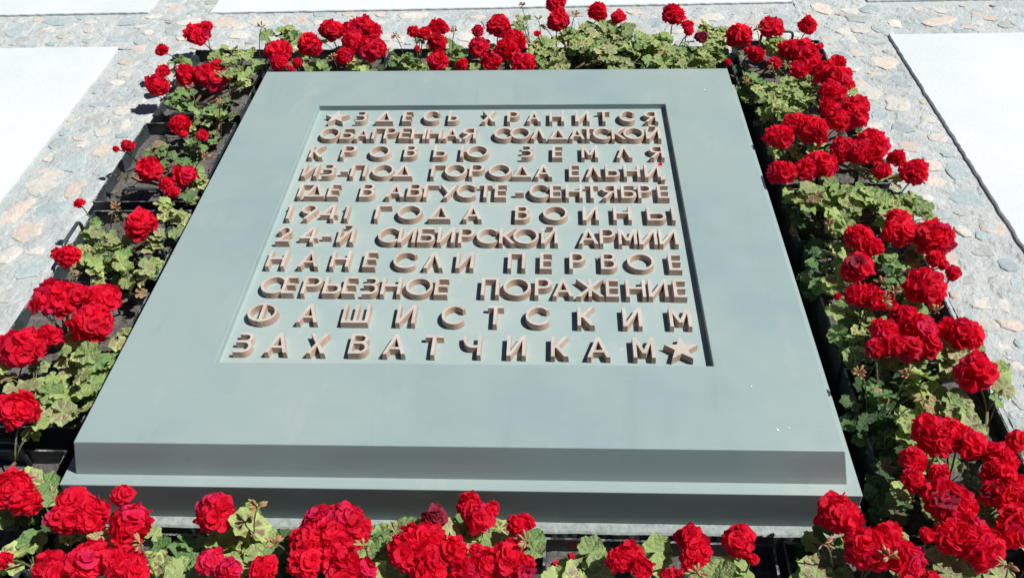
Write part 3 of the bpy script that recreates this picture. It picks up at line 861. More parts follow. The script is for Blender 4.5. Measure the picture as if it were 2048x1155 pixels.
STALK = m_plain('geranium stalk', (.12, .15, .06), (.22, .18, .09))
WOOD = m_plain('woody geranium stem', (.10, .085, .05), (.20, .15, .09))
BUDM = m_plain('flower bud', (.28, .27, .10), (.50, .17, .10), 90)
SPECK = m_plain('white speck', (.75, .75, .72), (.8, .8, .78))
DIRT = m_plain('dark gravelly pit bottom', (.03, .03, .03), (.08, .075, .07), 90, .95)

# ------------------------------------------------------------ pavement with a pit for the trays
ZP, ZPIT = -.215, -.338
PX0, PX1, PY0, PY1 = -1.214, 1.208, -.445, 2.112
def edge_pts():
    P = []
    def run(a, b, nrm, n, amp):
        for i in range(n):
            t = i / n; x = a[0] + (b[0] - a[0]) * t; y = a[1] + (b[1] - a[1]) * t
            d = (noise.noise(Vector((x * 9, y * 9, 3.3))) * .9 + noise.noise(Vector((x * 37, y * 37, 1.7))) * .5) * amp if i else 0
            P.append((x + nrm[0] * d, y + nrm[1] * d))
    run((PX0, PY0), (PX1, PY0), (0, 1), 60, .008)
    run((PX1, PY0), (PX1, PY1), (1, 0), 150, .013)
    run((PX1, PY1), (PX0, PY1), (0, 1), 140, .012)
    run((PX0, PY1), (PX0, PY0), (1, 0), 150, .005)
    return P
hole = edge_pts()
BIG = 60
outer = [(-BIG, -BIG), (BIG, -BIG), (BIG, BIG), (-BIG, BIG)]
mid = [(-4.6, -3.2), (4.6, -3.2), (4.6, 5.6), (-4.6, 5.6)]
V = [(x, y, ZP) for x, y in mid + hole]
Fc = [list(t) for t in tessellate_polygon([[Vector((x, y, 0)) for x, y in mid], [Vector((x, y, 0)) for x, y in hole]])]
b = len(V); V += [(x, y, ZP) for x, y in outer]
for i in range(4):
    j = (i + 1) % 4; Fc.append([b + i, b + j, j, i])
nb = len(V); nh = len(hole)
for x, y in hole: V.append((x, y, ZPIT))
for i in range(nh):
    j = (i + 1) % nh; Fc.append([4 + i, 4 + j, nb + j, nb + i])
me = mesh('pavement', V, Fc, MORTAR)
bm = bmesh.new(); bm.from_mesh(me); bmesh.ops.recalc_face_normals(bm, faces=bm.faces)
if sum(f.normal.z * f.calc_area() for f in bm.faces) < 0: bmesh.ops.reverse_faces(bm, faces=bm.faces)
bm.to_mesh(me); bm.free()
pav = tag(link('pavement', me), 'pale mortar pavement set with irregular flat stones', kind='structure')
tag(link('pit_floor', mesh('pit_floor', [(-1.26, -.49, ZPIT + .002), (1.26, -.49, ZPIT + .002), (1.26, 2.16, ZPIT + .002), (-1.26, 2.16, ZPIT + .002)], [(0, 1, 2, 3)], DIRT)), 'dark ground under the planter trays', kind='structure')

# white slabs (pieces of the pavement)
def slab(cs):
    """irregular edged slab from 4 corners (ccw)"""
    P = []
    for i in range(4):
        a, c = Vector(cs[i]), Vector(cs[(i + 1) % 4]); L = (c - a).length; n = max(4, int(L / .018)); d = (c - a).normalized(); nr = Vector((d.y, -d.x))
        for k in range(n):
            p = a + (c - a) * (k / n)
            j = (noise.noise(Vector((p.x * 30, p.y * 30, 9))) * .0035 + noise.noise(Vector((p.x * 90, p.y * 90, 2))) * .003) if k else 0
            P.append(p + nr * j)
    n = len(P); zt = ZP + .0105; cen = sum((p for p in P), Vector((0, 0))) / n
    V = [(p.x, p.y, ZP - .01) for p in P] + [(p.x, p.y, zt - .003) for p in P]
    V += [(p.x + (cen.x - p.x) * .003 / max(.01, (cen - p).length), p.y + (cen.y - p.y) * .003 / max(.01, (cen - p).length), zt) for p in P]
    Fc = [[i, (i + 1) % n, n + (i + 1) % n, n + i] for i in range(n)] + [[n + i, n + (i + 1) % n, 2 * n + (i + 1) % n, 2 * n + i] for i in range(n)]
    Fc.append([2 * n + i for i in range(n)])
    return mesh('concrete_slab', V, Fc, SLABM)
for cs in (((1.487, -.24), (3.95, -.24), (3.95, 2.26), (1.496, 2.243)), ((-3.98, -.26), (-1.500, -.26), (-1.552, 2.192), (-3.98, 2.18)),
           ((-1.272, 2.512), (1.19, 2.562), (1.19, 4.98), (-1.272, 4.98)), ((-4.02, 2.47), (-1.548, 2.525), (-1.56, 4.98), (-4.02, 4.98)),
           ((1.50, 2.565), (3.95, 2.60), (3.95, 4.98), (1.50, 4.98)), ((-1.2, -2.9), (1.2, -2.9), (1.2, -.75), (-1.2, -.75)),
           ((1.487, -2.9), (3.95, -2.9), (3.95, -.54), (1.487, -.54)), ((-3.98, -2.9), (-1.5, -2.9), (-1.5, -.56), (-3.98, -.56))):
    link('concrete_slab', slab(cs), pav)

# rough relief of the mortar (real bumps, chips and ridges that lap against the stones)
def in_slab0(x, y):
    return (1.478 < x and y < 2.25) or (x < -1.50 and y < 2.185) or (-1.28 < x < 1.195 and y > 2.51) or ((x < -1.545 or x > 1.495) and y > 2.50)
def relief(x, y):
    p = Vector((x, y, 0)); e = min(abs(y - PY1) if y > PY1 else 9, (x - PX1) if x > PX1 else 9, (PX0 - x) if x < PX0 else 9)
    h = .0014 * noise.noise(p * 8) + .0016 * noise.noise(p * 24 + Vector((3, 1, 7))) + .0011 * noise.noise(p * 70)
    c = noise.noise(p * 17 + Vector((9, 4, 2))); c = c + .25 * noise.noise(p * 60)
    h += .0034 * max(0, min(1, (c - .05) * 9)) + .0014
    return ZP + max(.0003, h * min(1, max(0, e - .004) / .02))
V, Fc, vid = [], [], {}
STEP = .0072
def vert(i, j):
    k = (i, j)
    if k not in vid:
        x, y = i * STEP, j * STEP; vid[k] = len(V); V.append((x, y, relief(x, y)))
    return vid[k]
for i in range(int(-2.30 / STEP), int(2.08 / STEP)):
    for j in range(int(-.35 / STEP), int(2.9 / STEP)):
        xc_, yc_ = (i + .5) * STEP, (j + .5) * STEP
        if in_slab0(xc_, yc_) or (PX0 - .010 < xc_ < PX1 + .018 and PY0 < yc_ < PY1 + .016): continue
        Fc.append((vert(i, j), vert(i + 1, j), vert(i + 1, j + 1), vert(i, j + 1)))
tag(link('rough_mortar', mesh('rough_mortar', V, Fc, MORTAR), pav), kind='stuff')

# flat stones in the mortar
placed = []
def in_slab(x, y, m=.0):
    if 1.485 - m < x and y < 2.24 + m: return True
    if x < -1.52 + m and y < 2.18 + m: return True
    if -1.27 - m < x < 1.19 + m and y > 2.52 - m: return True
    if (x < -1.55 + m or x > 1.5 - m) and y > 2.52 - m: return True
    return False
def stone(x, y, rx, ry, tone):
    n = random.randint(9, 12); P = []; ph = random.random() * 9; ang = random.uniform(-.35, .35)
    for k in range(n):
        a = 2 * pi * k / n + random.uniform(-.16, .16)
        r = (1 + .40 * noise.noise(Vector((cos(a) * 1.3 + ph, sin(a) * 1.3, ph))) + random.uniform(-.13, .10)) / max(abs(cos(a)), abs(sin(a))) ** .35
        px, py = rx * r * cos(a), ry * r * sin(a)
        P.append((px * cos(ang) - py * sin(ang), px * sin(ang) + py * cos(ang)))
    h = random.uniform(.0036, .0062); tl = random.uniform(-.0009, .0009)
    V = [(px, py, -.004) for px, py in P] + [(px * .965, py * .965, h * .80 + tl * px / rx) for px, py in P] + [(px * .80, py * .80, h + random.uniform(-.0006, .0008)) for px, py in P] + [(0, 0, h + .0006)]
    Fc = []
    for q in (0, n):
        Fc += [[q + i, q + (i + 1) % n, q + n + (i + 1) % n, q + n + i] for i in range(n)]
    Fc += [[2 * n + i, 2 * n + (i + 1) % n, 3 * n] for i in range(n)]
    me = mesh('paving_stone', V, Fc, STONEM[tone])
    link('paving_stone', me, pav, (x, y, ZP)); placed.append((x, y, max(rx, ry)))
for (x, y, rx, ry, tone) in STONES:
    if in_slab(x, y) or (PX0 < x < PX1 and PY0 < y < PY1): continue
    m = 1.0
    while m > .4:      # keep stones off the slabs and the pit
        ok = all(not in_slab(x + sx * rx * m, y + sy * ry * m) and not (PX0 - .01 < x + sx * rx * m < PX1 + .01 and PY0 < y + sy * ry * m < PY1 + .012) for sx, sy in ((1, 0), (-1, 0), (0, 1), (0, -1), (.7, .7), (-.7, .7), (.7, -.7), (-.7, -.7)))
        if ok: break
        m -= .1
    stone(x, y, rx * m * .95, ry * m * .95, tone)
for _ in range(5000):
    x, y = random.uniform(-2.3, 2.1), random.uniform(-.3, 2.9)
    r = random.choice((random.uniform(.03, .085), random.uniform(.018, .04)))
    if in_slab(x, y, r * .95) or (PX0 - r - .012 < x < PX1 + r + .012 and PY0 < y < PY1 + r + .012): continue
    if any(hypot(x - a, y - b_) < r + c * .80 + .002 for a, b_, c in placed): continue
    stone(x, y, r * 1.05, r * random.uniform(.55, .9), random.choice((0, 0, 1, 1, 2, 2, 3, 3, 0, 3)))

# ------------------------------------------------------------ memorial slab
mem = tag(link('memorial_slab', None, loc=(0, .78, -.34)), 'large blue-grey stepped memorial slab with raised pinkish brown letters in a sunken panel', 'memorial')
ML = Vector((0, -.78, .34))
def mpart(name, me):
    o = link(name, me, mem, ML); return o
X, D, H1, DL = .75, 1.562, .080, .0165
rx0, rx1, ry0, ry1, RD = -.5308, .5317, .2233, 1.3347, .0178
T = [(-X, 0, 0), (X, 0, 0), (X, D, 0), (-X, D, 0)]
Bo = [(-X - DL, -DL, -H1), (X + DL, -DL, -H1), (X + DL, D + DL, -H1), (-X - DL, D + DL, -H1)]
R0 = [(rx0, ry0, 0), (rx1, ry0, 0), (rx1, ry1, 0), (rx0, ry1, 0)]
R1 = [(x, y, -RD) for x, y, z in R0]
V = T + Bo + R0 + R1; Fc = []
for i in range(4):
    j = (i + 1) % 4
    Fc += [[i, j, 8 + j, 8 + i], [4 + i, 4 + j, j, i], [8 + i, 8 + j, 12 + j, 12 + i]]
ub = mpart('upper_block', mesh('upper_block', V, Fc, PAINT)); bevel(ub, .0016)
V = [(x, y, -RD + .0004) for x, y, z in R0]
mpart('sunken_panel', mesh('sunken_panel', V, [(0, 1, 2, 3)], RECESS))
V, Fc = boxes([(-.790, .790, -.043, D + .043, -.181, -H1)])
lt = mpart('lower_tier', mesh('lower_tier', V, Fc, PAINT)); bevel(lt, .0018)
# rough concrete base: top sheet with a chipped front lip
V, Fc = [], []
nx = 160
for i in range(nx + 1):
    x = -.82 + 1.64 * i / nx
    lip = -.067 + .0022 * noise.noise(Vector((x * 14, 0, 0))) + .0005 * noise.noise(Vector((x * 70, 0, 4)))
    if x > .66: lip += .004 * abs(noise.noise(Vector((x * 60, 7, 4))))
    V += [(x, 1.66, -.1815), (x, lip + .004, -.1815), (x, lip, -.185 + .002 * noise.noise(Vector((x * 40, 3, 0)))), (x, lip + .003, -.338)]
for i in range(nx):
    a = i * 4
    for k in range(3): Fc.append([a + k, a + k + 1, a + k + 5, a + k + 4])
mpart('concrete_base', mesh('concrete_base', V, Fc, BASE))

# ---- raised lettering: each glyph is the union of a few strokes, with drafted sides
TS = .122
def para(x0, x1, t=TS, y0=0.0, y1=1.0):
    """slanted stroke, ends cut level; x0,x1 = centre line at y0,y1"""
    tw = t * sqrt(1 + ((x1 - x0) / (y1 - y0)) ** 2)
    return [(x0 - tw / 2, y0), (x0 + tw / 2, y0), (x1 + tw / 2, y1), (x1 - tw / 2, y1)]
def rect(x0, x1, y0, y1): return [(x0, y0), (x1, y0), (x1, y1), (x0, y1)]
def arc(cx, cy, rx, ry, a0, a1, t, n=28):
    out = []
    for i in range(n):
        q0 = a0 + (a1 - a0) * i / n; q1 = a0 + (a1 - a0) * (i + 1) / n
        p = lambda q, k: (cx + (rx - k) * cos(q), cy + (ry - k) * sin(q))
        out.append([p(q0, t), p(q0, 0), p(q1, 0), p(q1, t)])
    return out
def bowl(x0, x1, y0, y1, t=TS):
    ry = (y1 - y0) / 2; r = min(ry, (x1 - x0) * .75); xc = x1 - r
    s = [rect(x0, xc, y0, y0 + t * .92), rect(x0, xc, y1 - t * .92, y1)]
    n = 14
    for i in range(n):
        q0 = -pi / 2 + pi * i / n; q1 = -pi / 2 + pi * (i + 1) / n
        o = lambda q: (xc + r * cos(q), y0 + ry + ry * sin(q)); u = lambda q: (xc + (r - t) * cos(q), y0 + ry + (ry - t * .92) * sin(q))
        s.append([u(q0), o(q0), o(q1), u(q1)])
    return s
def star(cx, cy, R):
    P = []
    for k in range(10):
        a = pi / 2 + pi * k / 5; r = R if k % 2 == 0 else R * .40
        P.append((cx + r * cos(a), cy + r * sin(a)))
    return [[(cx, cy), P[k - 1], P[k]] if False else [(cx, cy), P[(k - 1) % 10], P[k]] for k in range(10)]
def glyph(c, w):
    t = TS; tw = t * 1.08
    L_, R_ = para(tw / 2, w / 2 + .0), para(w - tw / 2, w / 2)
    stem = rect(0, t, 0, 1); rs = rect(w - t, w, 0, 1)
    if c == 'А': return [L_, R_, rect(w * .20, w * .80, .24, .24 + t * .85)]
    if c == 'Л': return [L_, R_]
    if c == 'Д': return [L_, R_, rect(.0, w, 0, t * .95)]
    if c == 'О': return arc(w / 2, .5, w / 2, .52, 0, 2 * pi, t * .84, 44)
    if c == 'С': return arc(w * .56, .5, w * .56, .52, radians(38), radians(322), t * .84, 36)
    if c == 'Ю': return [stem, rect(t, w - 1.0 + t, .44, .44 + t * .9)] + arc(w - .51, .5, .51, .52, 0, 2 * pi, t * .84, 44)
    if c == 'В': return [stem] + bowl(t * .5, w * .94, .50, 1) + bowl(t * .5, w, 0, .50 + t * .9)
    if c == 'З': return bowl(w * .10, w * .94, .50, 1) + bowl(0, w, 0, .50 + t * .9)
    if c == 'Ь': return [stem] + bowl(t * .5, w, 0, .56)
    if c == 'Ы': return [stem] + bowl(t * .5, w * .68, 0, .56) + [rs]
    if c == 'Б': return [stem, rect(t * .5, w * .88, 1 - t, 1)] + bowl(t * .5, w, 0, .56)
    if c == 'Р': return [stem] + bowl(t * .5, w, .40, 1)
    if c == 'Я':
        m = lambda P: [(w - x, y) for x, y in P][::-1]
        return [rs] + [m(p) for p in bowl(t * .5, w, .40, 1)] + [para(t * .75, w * .62, t, 0, .46)]
    if c == 'Г': return [stem, rect(0, w, 1 - t, 1)]
    if c == 'Е': return [stem, rect(0, w, 0, t * .95), rect(0, w * .95, .5 - t * .35, .5 + t * .55), rect(0, w, 1 - t * .95, 1)]
    if c == 'Н': return [stem, rs, rect(0, w, .45, .45 + t * .95)]
    if c == 'П': return [stem, rs, rect(0, w, 1 - t, 1)]
    if c == 'Т': return [rect(w / 2 - t / 2, w / 2 + t / 2, 0, 1), rect(0, w, 1 - t, 1)]
    if c == 'И': return [stem, rs, para(t * .6, w - t * .6)]
    if c == 'Й': return [stem, rs, para(t * .6, w - t * .6), rect(w * .30, w * .70, 1.09, 1.09 + t * .9)]
    if c == 'Ш': return [stem, rs, rect(w / 2 - t / 2, w / 2 + t / 2, 0, 1), rect(0, w, 0, t)]
    if c == 'М': return [stem, rs, para(w / 2, t * .6, t, .22, 1), para(w / 2, w - t * .6, t, .22, 1)]
    if c == 'К': return [stem, para(t * 1.0, w - t * .6, t, .42, 1), para(w - t * .65, t * 1.2, t, 0, .60)]
    if c == 'Х': return [para(t * .65, w - t * .65), para(w - t * .65, t * .65)]
    if c == 'Ж': return [rect(w / 2 - t / 2, w / 2 + t / 2, 0, 1), para(t * .65, w - t * .65), para(w - t * .65, t * .65)]
    if c == 'У': return [para(w * .36, w - t * .6), para(w * .56, t * .6, t, .36, 1)]
    if c == 'Ф': return arc(w / 2, .5, w / 2, .50, 0, 2 * pi, t * .84, 44) + [rect(w / 2 - t / 2, w / 2 + t / 2, -.02, 1.02)]
    if c == 'Ч': return [rs, rect(w * .45, w, .38, .38 + t)] + arc(w * .5, .38 + .5, w * .5, .5, pi, 1.5 * pi, t, 14) + [rect(0, t, .86, 1)]
    if c == '1': return [rect(w - t, w, 0, 1), para(w - t * 1.3, w - t * .6, t * .7, .80, 1)]
    if c == '9': return arc(w / 2, .68, w / 2, .33, 0, 2 * pi, t * .85, 26) + [para(w * .35, w - t * .55, t, 0, .66)]
    if c == '4': return [rect(w * .62, w * .62 + t, 0, 1), rect(0, w, .24, .24 + t * .9), para(t * .6, w * .62, t, .26, 1)]
    if c == '2': return arc(w / 2, .70, w / 2, .31, radians(-32), radians(190), t * .85, 20) + [para(t * .7, w - t * .75, t, 0, .60), rect(0, w, 0, t)]
    if c == '-': return [rect(0, w, .34, .34 + t)]
    if c == ',': return [para(w * .30, w * .68, t, -.16, t)]
    if c == '*': return star(w / 2, .46, .60)
    return [stem]
def glyph_mesh(c, w, cap, hgt, draft):
    polys = glyph(c, w); vs_, fs = [], []
    for P in polys:
        b_ = len(vs_); vs_ += [Vector(p) for p in P]
        ar = sum(P[i][0] * P[(i + 1) % len(P)][1] - P[(i + 1) % len(P)][0] * P[i][1] for i in range(len(P)))
        ix = list(range(b_, b_ + len(P))); fs.append(ix if ar > 0 else ix[::-1])
    r = delaunay_2d_cdt(vs_, [], fs, 0, 1e-4)
    P2, F2 = r[0], [list(f) for f, src in zip(r[2], r[5]) if src]
    be = {}
    for f in F2:
        for i in range(len(f)):
            a, b_ = f[i], f[(i + 1) % len(f)]
            if (b_, a) in be: del be[(b_, a)]
            else: be[(a, b_)] = 1
    nxt, prv = {}, {}
    for a, b_ in be: nxt.setdefault(a, []).append(b_); prv.setdefault(b_, []).append(a)
    V = [(p.x * cap, p.y * cap, 0) for p in P2]; low = {}
    d = draft / cap
    def off(v):
        ns = []
        for b_ in nxt[v]:
            e = (P2[b_] - P2[v]).normalized(); ns.append(Vector((e.y, -e.x)))
        for a in prv[v]:
            e = (P2[v] - P2[a]).normalized(); ns.append(Vector((e.y, -e.x)))
        s_ = sum(ns, Vector((0, 0)))
        if s_.length < 1e-4: return ns[0] * d
        s_.normalize(); k = max(.5, min(s_.dot(q) for q in ns)); return s_ * (d / k)
    for v in nxt:
        o = off(v); low[v] = len(V); V.append(((P2[v].x + o.x) * cap, (P2[v].y + o.y) * cap, -hgt))
    F3 = F2 + [[b_, a, low[a], low[b_]] for a, b_ in be]
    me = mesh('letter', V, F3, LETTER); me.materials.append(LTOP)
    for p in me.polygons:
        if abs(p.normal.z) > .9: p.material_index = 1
    return me
STD = {'О': 1.02, 'С': .86, 'А': .76, 'Н': .71, 'Е': .47, 'И': .68, 'Й': .68, 'Р': .62, 'В': .62, 'Д': .86, 'Л': .70, 'Ь': .63, 'К': .62, 'З': .56, 'Т': .56, 'Г': .56, 'П': .67, 'Я': .64, 'М': .74, 'Б': .66}
CAP, LH = .0620, .0158
idx = 0
for yb, row in ROWS:
    for c, x, wd in row:
        w0 = wd / CAP; w1 = w0 if c not in STD else .5 * w0 + .5 * min(STD[c], w0 * 1.12)
        xc = x + wd / 2 - w1 * CAP / 2
        idx += 1
        me = glyph_mesh(c, w1, CAP, LH, .0011)
        nm = 'star' if c == '*' else 'digit' if c.isdigit() else 'comma' if c == ',' else 'hyphen' if c == '-' else 'letter'
        me.name = nm
        link(nm, me, mem, ML + Vector((xc, yb - .0095 * xc + .0006 * random.uniform(-1, 1), -.0016 + .00022 * (idx % 7))))
# tiny pale specks of dirt on the top
for x, y, r in ((-.02, .905, .0022), (.60, .165, .0022), (.632, .05, .0028), (.655, .056, .0018), (.66, 1.42, .003), (-.40, .60, .002), (.30, .58, .0016)):
    V = [(r * cos(a) * random.uniform(.7, 1.1), r * sin(a) * random.uniform(.7, 1.1), .0008) for a in (i * pi / 4 for i in range(8))] + [(0, 0, .0014)]
    link('pale_speck', mesh('pale_speck', V, [(i, (i + 1) % 8, 8) for i in range(8)], SPECK), mem, ML + Vector((x, y, 0)))

# ------------------------------------------------------------ planter trays
RIM = -.165; WT = .0035
TL = {'L1': 'black steel planter tray at the far left corner, farthest of the left side', 'L2': 'sparsely planted black tray with bare soil, second from the top on the left',
      'L3': 'black planter tray with handles on its sides, middle of the left side', 'L4': 'black planter tray second from the bottom on the left side',
      'L5': 'black planter tray at the bottom left corner, nearest the viewer on the left', 'B1': 'black planter tray at the left end of the back row behind the slab',
      'B2': 'black planter tray second from the left in the back row', 'B3': 'black planter tray third from the left in the back row', 'B4': 'black planter tray at the right end of the back row',
      'R1': 'black planter tray at the far right corner, farthest of the right side', 'R2': 'black planter tray second from the top on the right side',
      'R3': 'short black planter tray in the middle of the right side', 'R4': 'black planter tray second from the bottom on the right side',
      'R5': 'black planter tray nearest the viewer on the right side', 'F1': 'black planter tray at the left end of the front row, under the lowest step',
      'F2': 'black planter tray left of the middle in the front row', 'F3': 'half empty black planter tray in the front row with its rim askew', 'F4': 'black planter tray at the right end of the front row'}
TREC = {}
for (nm, x0, x1, y0, y1) in TRAYS:
    cx, cy, hx, hy = (x0 + x1) / 2, (y0 + y1) / 2, (x1 - x0) / 2, (y1 - y0) / 2
    TREC[nm] = (x0, x1, y0, y1)
    t = tag(link('planter_tray', None, loc=(cx, cy, ZPIT + .004)), TL[nm], 'planter tray', 'planter trays around the memorial slab')
    t.rotation_euler.z = radians({'F3': -1.0, 'R2': .8, 'R4': -.8, 'L3': .6}.get(nm, random.uniform(-.35, .35)))
    zt = RIM - (ZPIT + .004)
    a = .004   # slight outward flare of the walls
    def ring(k, z): return [(-hx + k, -hy + k, z), (hx - k, -hy + k, z), (hx - k, hy - k, z), (-hx + k, hy - k, z)]
    V = ring(a, 0) + ring(0, zt) + ring(WT, zt) + ring(WT + a * .35, zt - .06)
    Fc = [[0, 3, 2, 1]]
    for q in (0, 4, 8):
        Fc += [[q + i, q + (i + 1) % 4, q + 4 + (i + 1) % 4, q + 4 + i] for i in range(4)]
    o = link('tray_body', mesh('tray_body', V, Fc, TRAYM), t)
    V = ring(-.0006, zt - .001) + ring(-.0006, zt + .0008) + ring(WT + .0006, zt + .0008) + ring(WT + .0006, zt - .001)
    Fc = []
    for q in (0, 4, 8): Fc += [[q + i, q + (i + 1) % 4, q + 4 + (i + 1) % 4, q + 4 + i] for i in range(4)]
    link('rim', mesh('rim', V, Fc, RIMM), t)
    # soil
    nxs, nys = max(12, int(hx * 2 / .012)), max(12, int(hy * 2 / .012)); V, Fc = [], []
    for i in range(nxs + 1):
        for j in range(nys + 1):
            x = -hx + .005 + (2 * hx - .010) * i / nxs; y = -hy + .005 + (2 * hy - .010) * j / nys
            p = Vector((cx + x, cy + y, 0))
            z = zt - .040 + .010 * noise.noise(p * 11) + .006 * noise.noise(p * 38) + .0035 * abs(noise.noise(p * 95))
            V.append((x, y, z))
    for i in range(nxs):
        for j in range(nys):
            a_ = i * (nys + 1) + j; Fc.append([a_, a_ + nys + 1, a_ + nys + 2, a_ + 1])
    link('soil', mesh('soil', V, Fc, SOIL, True), t)
    # crumbs of soil
    V, Fc = [], []
    for _ in range(150):
        x, y = random.uniform(-hx + .012, hx - .012), random.uniform(-hy + .012, hy - .012); r = random.uniform(.0018, .0055)
        p = Vector((cx + x, cy + y, 0)); z = zt - .040 + .010 * noise.noise(p * 11) + .006 * noise.noise(p * 38) + .002
        b = len(V)
        for dx, dy, dz in ((1, 0, 0), (0, 1, 0), (-1, 0, 0), (0, -1, 0), (0, 0, 1), (0, 0, -1)):
            k = r * random.uniform(.6, 1.2); V.append((x + dx * k, y + dy * k, z + dz * k * .8))
        for f in ((0, 1, 4), (1, 2, 4), (2, 3, 4), (3, 0, 4), (1, 0, 5), (2, 1, 5), (3, 2, 5), (0, 3, 5)): Fc.append([b + q for q in f])
    tag(link('soil_crumbs', mesh('soil_crumbs', V, Fc, SOIL, False), t), kind='stuff')
    # two handles on the short sides (the side trays that are turned carry them on their long sides)
    onx = nm in ('L3', 'R3', 'F1', 'F2', 'F3', 'F4') or hx > hy
    if nm[0] == 'B': onx = True
    for sgn in ((-1,) if nm in ('L1', 'B1', 'B2', 'B3', 'B4') else (1, -1)):
        V, Fc = [], []; hw, hh = .058, .040; pts = []
        for q in [(-hw, -.05)] + [(-hw, hh - .014), (-hw + .004, hh - .005), (-hw + .013, hh), (hw - .013, hh), (hw - .004, hh - .005), (hw, hh - .014)] + [(hw, -.05)]:
            off = WT + .006
            pts.append((sgn * (hx - off), q[0], zt + q[1]) if onx else (q[0], sgn * (hy - off), zt + q[1]))
        tube(V, Fc, pts, .0052, 10)
        link('handle', mesh('handle', V, Fc, TRAYM, True), t)

# ------------------------------------------------------------ geranium pieces
def leaf_mesh(seed):
    rd = random.Random(seed); V, Fc, att, ven = [(0, 0, 0)], [], [0.0], [1.0]
    na, rings = 44, (.25, .45, .68, .86, 1.0); nl = 7; ph = rd.random() * 6
    cup = rd.uniform(-.12, .22); ruff = rd.uniform(.04, .10)
    a0, a1 = radians(-162), radians(162)
    for ri, r in enumerate(rings):
        for k in range(na + 1):
            u = k / na; a = a0 + (a1 - a0) * u
            lob = 1 + .075 * cos(a * nl * 1.0 + pi) * (r ** 2) + .035 * cos(a * nl * 3 + 1.2) * (r ** 4)
            e = 1 - .20 * (abs(a) / pi) ** 3
            if k in (0, na): e *= .93
            rr = r * lob * e * (1 + .05 * sin(a * 2 + ph) * r)
            z = cup * r * r + ruff * r * r * sin(a * nl / 2 * 1.0 + ph) + .05 * r * cos(a * nl) + .05 * (r ** 3) * sin(a * 11 + ph * 3)
            V.append((rr * cos(a) * .5, rr * sin(a) * .5, z * .5)); att.append(r); ven.append(.5 + .5 * cos(a * nl + pi))
    n1 = na + 1
    for k in range(na): Fc.append([0, 1 + k, 2 + k])
    for ri in range(len(rings) - 1):
        for k in range(na):
            a = 1 + ri * n1 + k; Fc.append([a, a + n1, a + n1 + 1, a + 1])
    me = mesh('leaf', V, Fc, None, True)
    at = me.attributes.new('rad', 'FLOAT', 'POINT'); at.data.foreach_set('value', att)
    at = me.attributes.new('vein', 'FLOAT', 'POINT'); at.data.foreach_set('value', ven)
    return me
LEAVES = []
for t in range(5):
    row = []
    for sd_ in range(6):
        me = leaf_mesh(100 + sd_ + 10 * (t % 3)) if t == 0 or True else None
        me.materials.append(LEAFM[t]); row.append(me)
    LEAVES.append(row)

def floret_mesh(seed, mat):
    rd = random.Random(seed); V, Fc, att = [], [], []
    for layer, (n, ln, tilt) in enumerate(((5, 1.0, .10), (4, .72, .62))):
        ph = rd.random() * 6
        for p in range(n):
            a = ph + 2 * pi * p / n + rd.uniform(-.18, .18); L = ln * rd.uniform(.88, 1.1); W = L * rd.uniform(.54, .70)
            tl = tilt + rd.uniform(-.15, .22); curl = rd.uniform(-.28, .15); tw = rd.uniform(-.3, .3); w1 = rd.random() * 6; na = 4; b = len(V)
            for i in range(5):
                u = i / 4; wd = W * (sin(pi * min(1, .12 + u * .80)) ** .75) if u < .98 else W * .42
                for j in range(na + 1):
                    v = j / na * 2 - 1
                    x = L * u * (1 - .10 * v * v * u); y = wd * v
                    z = sin(tl) * x + curl * u * u * L + .10 * v * v * W * (1 - u) + .055 * sin(v * 3 + w1 + u * 2.5) * u * L + tw * v * u * .25
                    x2 = x * cos(tl); att.append(u)
                    V.append((x2 * cos(a) - y * sin(a), x2 * sin(a) + y * cos(a), z + .04 * layer))
            for i in range(4):
                for j in range(na):
                    q = b + i * (na + 1) + j; Fc.append([q, q + na + 1, q + na + 2, q + 1])
    me = mesh('floret', V, Fc, mat, True)
    at = me.attributes.new('rad', 'FLOAT', 'POINT'); at.data.foreach_set('value', att)
    return me
FLOR = [[floret_mesh(7 * i + j, PETALM[i]) for j in range(5)] for i in range(3)]
def rot_to(nrm, spin):
    q = Vector(nrm).to_track_quat('Z', 'Y'); return q @ Quaternion((0, 0, 1), spin)

roots = []; stemdata = []
for (tn, x, y, lab) in PLANTS:
    r = tag(link('geranium_plant', None, loc=(x, y, RIM - .042)), lab, 'geranium', 'red geraniums in the planter trays')
    roots.append(r); stemdata.append(([], [], [], []))   # stem V,F ; petiole V,F
RV = [Vector(r.location) for r in roots]
def arch(a, b, lift, n=5):
    out = []
    for i in range(n + 1):
        t = i / n; p = a.lerp(b, t); hz = 1 - (1 - t) ** 1.6
        p.z = a.z + (b.z - a.z) * hz + lift * sin(pi * t) * .4; out.append(p)
    return out
def clampin(tn, p, m=.012):
    x0, x1, y0, y1 = TREC[tn]; return Vector((min(max(p.x, x0 + m), x1 - m), min(max(p.y, y0 + m), y1 - m), p.z))
hubs = [[] for _ in PLANTS]
def foot(pi_, P):
    """a branch node of this plant under P (short woody shoots fan out from the root)"""
    tn = PLANTS[pi_][0]; base = RV[pi_]
    tgt = clampin(tn, Vector((base.x + (P.x - base.x) * .72, base.y + (P.y - base.y) * .72, base.z + .052)))
    for h in hubs[pi_]:
        if hypot(h.x - tgt.x, h.y - tgt.y) < .045: return h
    hubs[pi_].append(tgt)
    V, Fc = stemdata[pi_][0], stemdata[pi_][1]
    tube(V, Fc, [p - base for p in arch(base + Vector((0, 0, -.006)), tgt, .0)], [.0062, .0058, .0055, .005, .0045, .004], 6)
    return tgt

